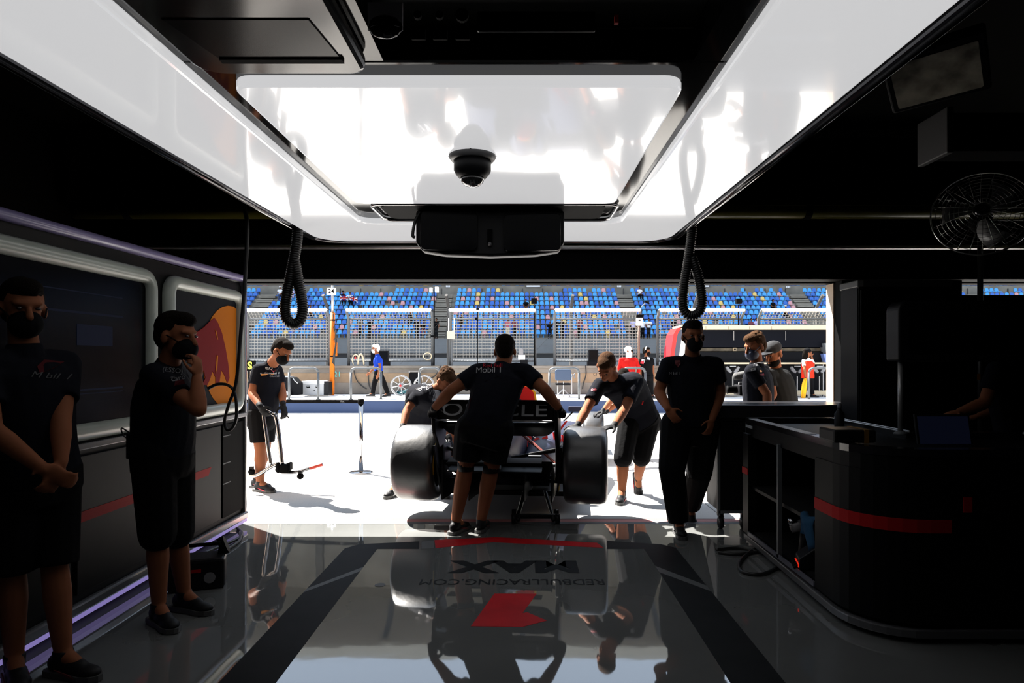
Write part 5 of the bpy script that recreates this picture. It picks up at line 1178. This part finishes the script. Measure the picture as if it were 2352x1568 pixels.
on_shirt('t', so, sl(597, 846), M_PRINT, so, 'ESSO', .035); on_shirt('t', so, sl(594, 857), M_PRINTG, so, 'Claro', .035); on_shirt('p', so, sl(590, 861), M_PRINTY, so, poly=[(-.03, -.008), (.03, .0), (.03, .016), (-.03, .01)])
on_shirt('t', so, frameM(P(627, 858, 7.25), (1, .3, 0), UP), M_PRINT, so, 'M bil 1', .035); on_shirt('t', so, frameM(P(627, 865, 7.25), (1, .3, 0), UP), M_PRINTG, so, 'ORACLE', .025); on_shirt('p', so, frameM(P(626, 849, 7.25), (1, .3, 0), UP), M_PRINTR, so, poly=[(-.02, .03), (.02, .03), (.02, 0), (0, -.03), (-.02, 0)])
a_, b_ = P(656, 950, 7.32), P(663, 959, 7.28); tag(MB().tube([a_, b_], .007, 8).build('hand_tool', M_DKPL, None, True), 'small dark tool held in the jack man gloved hand', 'tool')
# ---- far left man
J = J_(dict(head=(52, 708, 3.02), hf=V((.75, -.62, -.12)), sa=(-40, 835, 3.12), sb=(98, 838, 2.98), ea=(-30, 960, 2.88), eb=(140, 968, 2.92), wa=(60, 1075, 2.72), wb=(140, 1062, 2.72), pa=(10, 1075, 3.15), pb=(85, 1080, 3.05),
            ka=(22, 1305, 3.12), kb=(98, 1305, 3.04), aa=(20, 1480, 3.12), ab=(100, 1480, 3.04), ta=V((.7, -.7, 0)), tb=V((.95, -.25, 0)), ha=V((.65, -.25, -.45)), hb=V((-.05, -.3, -.95))))
J['sa'] = V((-2.37, 2.86, 1.475)); J['sb'] = V((-2.24, 3.20, 1.475)); J['ea'] = V((-2.27, 2.79, 1.20)); J['eb'] = P(140, 968, 3.02); J['wa'] = V((-2.10, 2.86, 1.02)); J['wb'] = P(140, 1062, 2.93)
J['pa'] = V((-2.31, 2.97, .98)); J['pb'] = V((-2.25, 3.15, .98)); J['ka'] = V((-2.36, 3.02, .52)); J['kb'] = V((-2.22, 3.10, .52)); J['ha'] = V((.75, .35, -.5)); J['hb'] = V((-.05, -.5, -.85))
J['aa'] = V((-2.38, 3.06, .105)); J['ab'] = V((-2.18, 3.10, .105))
who, so = person('person', 'man in shorts with hands clasped at the far left edge', J, mask=M_BLACKCLOTH, palm=(V((0, 1, -.2)), V((-.8, .3, 0))), hem=.98, s=1.04, belly=.01, curl=(.8, .8), thumb=(-1, -1), accent=M_PRINTD)
on_shirt('t', so, frameM(P(26, 868, 2.7), (1, .2, -.2), UP), mat('shaded_print', (.07, .07, .072), .8, spec=.1), so, 'M bil 1', .035); on_shirt('p', so, frameM(P(14, 846, 2.7), (1, .2, -.2), UP), mat('shaded_red_print', (.05, .004, .006), .8, spec=.1), so, poly=[(-.022, .03), (.022, .03), (.022, 0), (0, -.03), (-.022, 0)])  # darker copies of the white and red shirt prints, garage shade in their colour
# ---- man with hand at his chin by the cabinet
J = J_(dict(head=(406, 772, 3.70), hf=V((.92, -.2, -.08)), sa=(352, 862, 3.58), sb=(402, 862, 3.92), ea=(456, 940, 3.42), eb=(440, 945, 3.85), wa=(452, 868, 3.50), wb=(455, 880, 3.72), pa=(352, 1040, 3.66), pb=(398, 1040, 3.84),
            ka=(362, 1225, 3.66), kb=(405, 1222, 3.84), aa=(365, 1380, 3.70), ab=(402, 1370, 3.86), ta=V((.75, -.6, 0)), tb=V((.85, -.3, 0)), ha=V((-.05, .2, .95)), hb=V((.05, -.2, .95))))
J['aa'] = V((-2.06, 3.70, .105)); J['ab'] = V((-2.02, 3.90, .105))
who, so = person('person', 'man in shorts with a hand at his chin beside the bull logo panel', J, mask=M_BLACKCLOTH, palm=(V((-1, .2, 0)), V((-1, 0, 0))), hem=1.02, s=1.03, belly=.025, curl=(.9, .7), thumb=(1, -1), baggy=1.12)
on_shirt('t', so, frameM(P(397, 850, 3.42), (1, .2, -.15), UP), M_PRINTG, so, '(ESSO)', .035); on_shirt('t', so, frameM(P(405, 869, 3.42), (1, .2, .25), UP), M_PRINTG, so, 'Claro', .04); on_shirt('p', so, frameM(P(410, 880, 3.42), (1, .2, .25), UP), M_PRINTD, so, poly=[(-.03, -.01), (.03, -.01), (.03, .015), (-.03, .015)])
p = P(315, 1010, 3.66); t = thing('belt_radio', 'black radio clipped on the hip of the man with hand at his chin', 'radio', p)
MB().bx(p.x - .03, p.x + .03, 3.60, 3.65, p.z - .10, p.z + .04).build('radio_body', M_DKPL, t, bevel=.008); MB().tube([p + V((0, -.03, .04)), p + V((.015, -.03, .12))], .006, 6).build('antenna', M_CABLE, t); MB().tube(bez([p + V((-.02, -.03, .04)), p + V((-.07, -.03, .07)), p + V((-.05, -.03, .02)), p + V((.02, -.04, -.0))], 5), .004, 5).build('lead', M_CABLE, t)
# ---- two men outside on the right
J = J_(dict(head=(1734, 795, 6.75), hf=V((-.85, -.35, -.28)), sa=(1726, 852, 6.60), sb=(1752, 850, 6.95), ea=(1762, 905, 6.55), eb=(1730, 915, 7.05), wa=(1762, 955, 6.50), wb=(1700, 940, 6.95), pa=(1736, 965, 6.66), pb=(1752, 965, 6.85),
            ka=(1738, 1060, 6.66), kb=(1750, 1060, 6.85), aa=(1740, 1150, 6.68), ab=(1750, 1145, 6.85), ta=V((-.9, -.3, 0)), tb=V((-.9, -.3, 0)), ha=V((.05, -.1, -1)), hb=V((-.8, -.2, -.4))))
J['aa'].z = J['ab'].z = .105
who, so = person('person', 'masked man with swept brown hair in team shirt outside the right door edge', J, tuft=38, hair=M_HAIRB, mask=mat('navy_mask', (.015, .02, .045), .7), bottom='trousers', s=1.04, palm=(V((-1, 0, 0)), V((0, 1, 0))), belly=.01)
for y, b, m in ((832, 'BYBIT', M_PRINTG), (838, 'citrix', M_PRINTG)): on_shirt('t', so, frameM(P(1762, y, 6.45), (1, .2, 0), UP), m, so, b, .032)
on_shirt('p', so, frameM(P(1764, 853, 6.45), (1, .2, 0), UP), M_PRINTY, so, poly=[(.03 * math.cos(a * .52), .012 * math.sin(a * .52)) for a in range(12)]); on_shirt('t', so, frameM(P(1764, 861, 6.45), (1, .2, 0), UP), M_PRINTR, so, 'Red Bull', .025)
for x, y, m in ((1737, 838, M_PRINTG), (1731, 848, M_PRINT), (1725, 850, M_PRINTG)): on_shirt('p', so, frameM(P(x, y, 6.45), (1, -.3, 0), UP), m, so, poly=[(-.022, -.014), (.022, -.01), (.02, .014), (-.015, .01)])
J = J_(dict(head=(1776, 812, 7.05), hf=V((-.8, -.5, -.42)), hu=V((-.3, -.2, .9)), sa=(1764, 862, 6.98), sb=(1802, 862, 7.22), ea=(1776, 905, 6.90), eb=(1815, 915, 7.2), wa=(1755, 935, 6.85), wb=(1790, 950, 6.98), pa=(1788, 960, 7.10), pb=(1815, 960, 7.26),
            ka=(1790, 1050, 7.05), kb=(1815, 1050, 7.22), aa=(1792, 1130, 7.1), ab=(1815, 1130, 7.26), ta=V((-.8, -.5, 0)), tb=V((-.8, -.5, 0)), ha=V((-.6, -.1, -.6)), hb=V((-.6, -.1, -.6))))
J['aa'].z = J['ab'].z = .105
who, so = person('person', 'bearded man in a dark cap and two tone shirt outside the right door edge', J, shirt=M_GREYCLOTH, bottom='trousers', beard=True, hair=None, s=1.03, palm=(V((0, 1, 0)), V((0, 1, 0))), belly=.02)
H = J['head']; f_ = J['hf'].normalized(); u_ = J['hu']; u_ = (u_ - f_ * u_.dot(f_)).normalized(); r_ = f_.cross(u_); R_ = Matrix((r_, f_, u_)).transposed()
q = MB(); q.ell(H + u_ * .058 - f_ * .012, .092, .112, .082, R_); remesh(q.build('cap', mat('dark_grey_cap', (.022, .023, .025), .9, spec=.1), who, True), .008)
MB().prism([(.075 * math.cos(a / 10 * math.pi), .10 + .085 * math.sin(a / 10 * math.pi)) for a in range(11)], -.004, .006, Matrix.Translation(H + u_ * .052 - f_ * .02) @ R_.to_4x4()).build('cap_brim', M_DKPL, who)
# furry microphone
a, b = P(1692, 864, 6.9), P(1716, 859, 6.9); t = thing('microphone', 'grey furry microphone pointing left in front of the masked man', 'microphone', (a + b) / 2)
MB().seg(a, b, .042, .042, n=14).build('fur_windshield', mat('grey_fur', (.10, .10, .10), .95, bump=.8, bscale=200), t, True); MB().tube([b, b + V((.12, 0, .0))], .014, 8).build('microphone_body', M_DKPL, t)
p = P(1706, 895, 6.8); t = thing('video_camera', 'dark video camera held below the furry microphone', 'camera', p)
MB().bx(p.x - .05, p.x + .06, 6.75, 6.95, p.z - .06, p.z + .05).build('camera_body', M_DKPL, t, bevel=.012); MB().lathe([(.035, 0), (.04, .09), (.045, .10)], 18, Matrix.Translation(p + V((-.05, .04, 0))) @ Matrix.Rotation(-1.57, 4, 'Y')).build('lens_barrel', M_BLACK, t, True); MB().bx(p.x - .03, p.x + .05, 6.82, 6.86, p.z + .05, p.z + .08).build('carry_handle', M_GREYPL, t, bevel=.005)
# ---- people on the platform
J = J_(dict(head=(863, 801, 18.9), hf=V((-1, -.15, -.05)), sa=(868, 821, 18.75), sb=(868, 821, 19.05), ea=(873, 840, 18.7), eb=(860, 842, 19.1), wa=(869, 860, 18.68), wb=(850, 856, 19.1), pa=(869, 852, 18.82), pb=(869, 852, 18.98),
            ka=(882, 880, 18.84), kb=(860, 880, 18.96), aa=(891, 903, 18.86), ab=(856, 903, 18.96), ta=V((-.99, 0, -.12)), tb=V((-1, 0, 0)), ha=V((-.4, 0, -.9)), hb=V((-.8, 0, -.5)), gz=.365))
person('person', 'white haired man in blue shirt and mask walking on the platform', J, hair=M_HAIRW, shirt=M_BLUESHIRT, bottom='trousers', mask=M_WHITECLOTH, s=.98, vox=.013, palm=(V((0, 1, 0)), V((0, 1, 0))), sleeve=.7)
Y = 18.8
J = J_(dict(head=(1444, 806, Y), hf=V((.9, -.4, -.05)), sa=(1427, 826, Y), sb=(1460, 826, Y), ea=(1422, 846, Y), eb=(1468, 846, Y), wa=(1430, 865, Y - .1), wb=(1463, 865, Y - .1), pa=(1436, 866, Y), pb=(1453, 866, Y), ka=(1436, 892, Y), kb=(1453, 892, Y), aa=(1436, 916, Y), ab=(1453, 916, Y), ta=V((.5, -.8, 0)), tb=V((.5, -.8, 0)), gz=.365))
J['aa'].z = J['ab'].z = .365 + .105
who, so = person('person', 'person in red overalls and white balaclava behind the bent man', J, top='long', bottom='trousers', shirt=M_REDCLOTH, legs=M_REDCLOTH, hair=None, gloves=True, vox=.014, s=1.0, eyes=False)
H = J['head']; q = MB(); head_geo(q, H, J['hf'], UP, 1.12, True); q.seg(H - V((0, 0, .06)), H - V((0, 0, .16)), .075, .085); remesh(q.build('balaclava', mat('cream_knit', (.72, .70, .62), .85), who, True), .013)
f_ = J['hf'].normalized(); MB().ell(H + f_ * .085 + V((0, 0, .01)), .05, .05, .026).build('visor_slot', M_BLACK, who, True)
Y = 19.0
J = J_(dict(head=(1485, 807, Y), hf=V((.85, -.5, -.05)), sa=(1473, 826, Y), sb=(1497, 826, Y), ea=(1470, 846, Y), eb=(1500, 846, Y), wa=(1472, 863, Y - .1), wb=(1501, 864, Y), pa=(1479, 862, Y), pb=(1493, 862, Y), ka=(1480, 888, Y), kb=(1495, 888, Y), aa=(1481, 912, Y), ab=(1497, 912, Y), ta=V((.4, -.9, 0)), tb=V((.4, -.9, 0)), gz=.365))
J['aa'].z = J['ab'].z = .365 + .105
who, so = person('person', 'man in black team kit with a white headset on the platform', J, bottom='trousers', vox=.013, s=.98, mask=M_BLACKCLOTH, shirt=M_BLACKCLOTH)
H = J['head']; f_ = J['hf'].normalized(); r_ = f_.cross(UP)
hs = MB().tube([H + r_ * .10 * math.cos(a / 10 * math.pi) + V((0, 0, .12 * math.sin(a / 10 * math.pi) + .01)) for a in range(11)], .016, 6).build('headset_band', M_WHITE, who, True)
for k in (-1, 1): MB().ell(H + r_ * k * .10, .045, .045, .05).build('ear_cup', M_WHITE if k < 0 else M_BLACK, hs, True)
for x, y, m in ((1480, 828, M_PRINT), (1478, 832, M_PRINTR), (1493, 823, M_PRINT)): on_shirt('p', so, frameM(P(x, y, Y - .3), (1, 0, 0), UP), m, so, poly=[(-.05, -.03), (.04, -.05), (.05, .02), (-.03, .05)])
Y = 20.6; Y = 19.35
J = J_(dict(head=(1854, 810, Y), hf=V((.9, .3, -.05)), sa=(1846, 829, Y), sb=(1864, 829, Y), ea=(1848, 848, Y - .15), eb=(1869, 838, Y), wa=(1850, 866, Y - .15), wb=(1864, 818, Y), pa=(1849, 862, Y), pb=(1861, 862, Y), ka=(1848, 888, Y), kb=(1863, 888, Y), aa=(1846, 912, Y), ab=(1866, 912, Y), ta=V((.6, -.7, 0)), tb=V((.6, -.7, 0)), ha=V((.1, 0, -1)), hb=V((-.1, 0, 1)), gz=.365))
J['aa'].z = J['ab'].z = .365 + .105
who, so = person('person', 'marshal in an orange red vest holding a yellow flag', J, bottom='trousers', shirt=M_WHITECLOTH, vox=.013, s=.96, legs=M_BLACKCLOTH, hair=M_HAIRD)
q = MB(); torso(q, J, .03, -.25, 1.0, 0, .96); remesh(q.build('vest', M_VEST, who, True), .013)
q = MB(); q.ell(J['head'] + V((0, 0, .06)), .11, .11, .09); q.build('beret', M_BLACKCLOTH, who, True); H = J['head']; q = MB(); q.ell(H - J['hf'].normalized() * .07 - V((0, 0, .08)), .09, .07, .15); q.build('long_hair', M_HAIRD, who, True)
W = J['wa']; t = thing('marshal_flag', 'folded yellow flag held by the marshal', 'flag', V((W.x, W.y, .4)))
vs = []; fs = []
for j in range(9):
    v = j / 8
    for i in range(6):
        u = i / 5 - .5; wd = .05 + .13 * math.sin(v * 2.4) ; vs.append((W.x - .16 * v * (1 - .6 * v) - .02 + u * wd, Y - .2 + .05 * math.sin(9 * u + 4 * v), W.z - .02 - v * .62 - .05 * abs(u)))
for j in range(8):
    for i in range(5): a = j * 6 + i; fs.append((a, a + 1, a + 7, a + 6))
o = MB().add(vs, fs).build('flag_cloth', M_FLAGY, t, True); o.modifiers.new('thick', 'SOLIDIFY').thickness = .008
MB().tube([(W.x, Y - .16, W.z + .06), (W.x - .03, Y - .16, W.z - .55)], .012, 6).build('flag_stick', M_DKPL, t)
# ---- crew member behind the right counter
J = J_(dict(head=(2335, 752, 4.72), hf=V((-.9, -.1, -.3)), sa=(2290, 850, 4.62), sb=(2345, 850, 4.95), ea=(2262, 925, 4.60), eb=(2330, 930, 4.95), wa=(2205, 945, 4.62), wb=(2250, 955, 4.90), pa=(2320, 1010, 4.70), pb=(2370, 1010, 4.92), ka=(2330, 1130, 4.66), kb=(2370, 1130, 4.9), aa=(2330, 1260, 4.7), ab=(2370, 1260, 4.9), ta=V((-1, 0, 0)), tb=V((-1, 0, 0)), ha=V((-.9, 0, -.2)), hb=V((-.9, 0, -.2))))
J['aa'].z = J['ab'].z = .105
DX = .0
who, so = person('person', 'crew member in dark team shirt standing behind the right counter', J, bottom='trousers', palm=(V((0, 0, -1)), V((0, 0, -1))), s=1.02)
on_shirt('p', so, frameM(P(2248, 865, 4.5), (1, 0, 0), UP), M_PRINTY, so, poly=[(-.012, -.02), (.012, -.02), (.012, .02), (-.012, .02)])
# ---- spectators
def spectator(px, py, Y, seated, top, legs, facing, label, s=1.0, hat=None, hair=M_HAIRD, arms=0):
    """px, py: photo position of the head"""
    h = P(px, py, Y); k = s
    if seated:
        c = V((h.x, Y + .02, h.z - .75 * k)); f = V((facing, -1, 0)).normalized(); r = V((-f.y, f.x, 0)); r = -r
        J = dict(head=h + f * .04, hf=f, pa=c - r * .09, pb=c + r * .09, sa=h - r * .18 - UP * .25 * k, sb=h + r * .18 - UP * .25 * k)
        for q, sg in (('a', -1), ('b', 1)):
            J['k' + q] = c + f * .42 + r * sg * .12 - UP * .02; J['a' + q] = J['k' + q] + f * .05 - UP * .38; J['e' + q] = J['s' + q] + r * sg * .07 + f * .08 - UP * .26; J['w' + q] = c + f * .30 + r * sg * .05 + UP * .12; J['t' + q] = f
    else:
        f = V((facing, -1, 0)).normalized(); r = -V((-f.y, f.x, 0)); c = h - UP * .72 * k
        J = dict(head=h, hf=f, pa=c - r * .08, pb=c + r * .08, sa=h - r * .18 - UP * .25 * k, sb=h + r * .18 - UP * .25 * k)
        for q, sg in (('a', -1), ('b', 1)):
            J['k' + q] = c + r * sg * .09 - UP * .44 * k + f * .03; J['a' + q] = c + r * sg * .10 - UP * .86 * k; J['t' + q] = f; J['e' + q] = J['s' + q] + r * sg * (.09 + .06 * arms) - UP * .28 * k; J['w' + q] = (J['e' + q] - UP * .22 * k + f * .10) if not arms else (h + f * .25 + r * sg * .1 - UP * .45 * k)
    J['gz'] = J['aa'].z - .1
    who, so = person('person', label, J, bottom='trousers', shirt=top, legs=legs, hair=hair, vox=.03, far=True, s=k, eyes=False)
    if hat: MB().ell(h + UP * .07, .12, .13, .08).build('hat', hat, who, True)
    return who
LAV = mat('lavender_cloth', (.5, .45, .68), .8); MAR = mat('maroon_cloth', (.16, .03, .04), .8); DARK = M_BLACKCLOTH
# seated: row from the y position
def seat_row(py): return min(9, max(0, round((762 - (py + 22)) / 10.7)))
for px, py, tp, lg, fc, lb, ht in (
    (644, 660, M_WHITECLOTH, mat('blue_denim', (.02, .04, .10), .8), .3, 'spectator in white shirt and white hat in the top row by the left aisle', M_WHITECLOTH),
    (671, 663, LAV, LAV, -.2, 'spectator in lavender clothes beside the coiled hose', None),
    (788, 671, DARK, DARK, .4, 'spectator in black with a flag on the lap right of the 24 board', M_BLACK),
    (804, 673, M_WHITECLOTH, DARK, .4, 'spectator in white and black draped in a flag', None),
    (713, 703, DARK, DARK, .6, 'spectator in black bent over above the first fence panel', None),
    (644, 697, DARK, DARK, 0, 'spectator in black half hidden by the left coiled hose', None),
    (943, 718, DARK, DARK, 0, 'spectator in dark clothes sitting behind the second fence panel top', None),
    (972, 738, DARK, MAR, .2, 'heavy spectator in dark top sitting low at the second fence panel', None),
    (1060, 723, DARK, DARK, 0, 'spectator in black sitting behind the middle fence', None),
    (1208, 689, DARK, mat('brown_trousers', (.12, .07, .05), .8), 0, 'spectator with long hair sitting left of the black panel', None),
    (1469, 660, M_WHITECLOTH, DARK, .3, 'spectator in white shirt sitting in the top row beside the third aisle', None),
    (1548, 734, DARK, DARK, 0, 'spectator in dark hood sitting above the red pit stand end', None),
    (1775, 690, DARK, DARK, .3, 'spectator in black robe sitting near the fourth aisle', None),
    (1804, 704, DARK, DARK, .1, 'small spectator in black beside the robed one', M_WHITECLOTH),
    (1725, 734, MAR, MAR, .1, 'spectator in maroon sitting between the right fence panels', None),
    (1737, 733, LAV, MAR, .1, 'spectator in purple with a blue mask between the right fence panels', None)):
    k = seat_row(py); Y = row_y(k); spectator(px, py, Y, True, tp, lg, fc, lb, .95, ht)
for px, tp, lg, lb, ar in (
    (828, mat('olive_cloth', (.08, .07, .05), .8), DARK, 'spectator in olive jacket standing above the man in blue', 1),
    (850, DARK, M_GREYCLOTH, 'spectator in dark top standing right of the olive jacket', 1),
    (957, DARK, DARK, 'spectator in dark clothes standing left of the black mast', 0),
    (1002, DARK, M_GREYCLOTH, 'spectator in dark clothes standing right of the black mast', 0),
    (1166, mat('rose_cloth', (.45, .10, .12), .8), M_CREAM, 'spectator in rose top and white headscarf at the walkway rail', 0),
    (1182, MAR, DARK, 'spectator in striped dark red top beside the rose one', 0),
    (1263, DARK, DARK, 'child in black standing in the gap between the middle fences', 0),
    (1277, DARK, DARK, 'spectator in black left in the group behind the fourth fence panel', 1),
    (1291, DARK, DARK, 'stout spectator in black right in the group behind the fourth fence panel', 1),
    (1331, MAR, DARK, 'tall spectator in dark red behind the fourth fence panel', 1),
    (1454, LAV, M_GREYCLOTH, 'spectator in pale lilac shirt with hands on hips left of the box camera', 0),
    (1476, M_WHITECLOTH, DARK, 'spectator in white and black half hidden by the box camera', 0),
    (1490, M_WHITECLOTH, M_GREYCLOTH, 'spectator in white top and grey trousers right of the box camera', 1)):
    s_ = .95 if px not in (1263,) else .78
    Y = 54.3; feet = 3.2; hz = feet + 1.58 * s_ + .1; py = CY - (hz - EYE) * FOC / Y
    spectator(px, py, Y, False, tp, lg, random.uniform(-.5, .5), lb, s_, M_WHITECLOTH if px == 1166 else None, M_HAIRD, ar)
# two flags on spectators
for px, py, lb in ((790, 684, 'red white and blue flag on the lap of the spectator in black'), (812, 686, 'red white and blue flag wrapped round the spectator in white')):
    Y = row_y(seat_row(671)) - .55; c = P(px, py, Y); t = thing('flag', lb, 'flag', c); NX, NY = 13, 9; vs = []; fs = []; mi = []
    for j in range(NY):
        for i in range(NX):
            u, v = i / (NX - 1) - .5, j / (NY - 1) - .5; vs.append((c.x + u * .75, c.y - .06 * math.sin(6 * u + 5 * v), c.z - v * .42 - .25 * u * (px > 800)))
    mb = MB()
    for j in range(NY - 1):
        for i in range(NX - 1):
            u, v = (i + .5) / (NX - 1) - .5, (j + .5) / (NY - 1) - .5; a = j * NX + i
            cross = min(abs(u) * .75, abs(v) * .42); dg = abs(abs(u) - abs(v)) * .3
            fs.append((a, a + 1, a + NX + 1, a + NX)); mi.append(2 if cross < .04 else 1 if cross < .08 or dg < .03 else 0)
    mb.v = vs; mb.f = fs; mb.m = mi; o = mb.build('flag_cloth', [mat('flag_blue', (.02, .03, .2), .8), M_WHITECLOTH, M_REDCLOTH], t); o.modifiers.new('thick', 'SOLIDIFY').thickness = .01
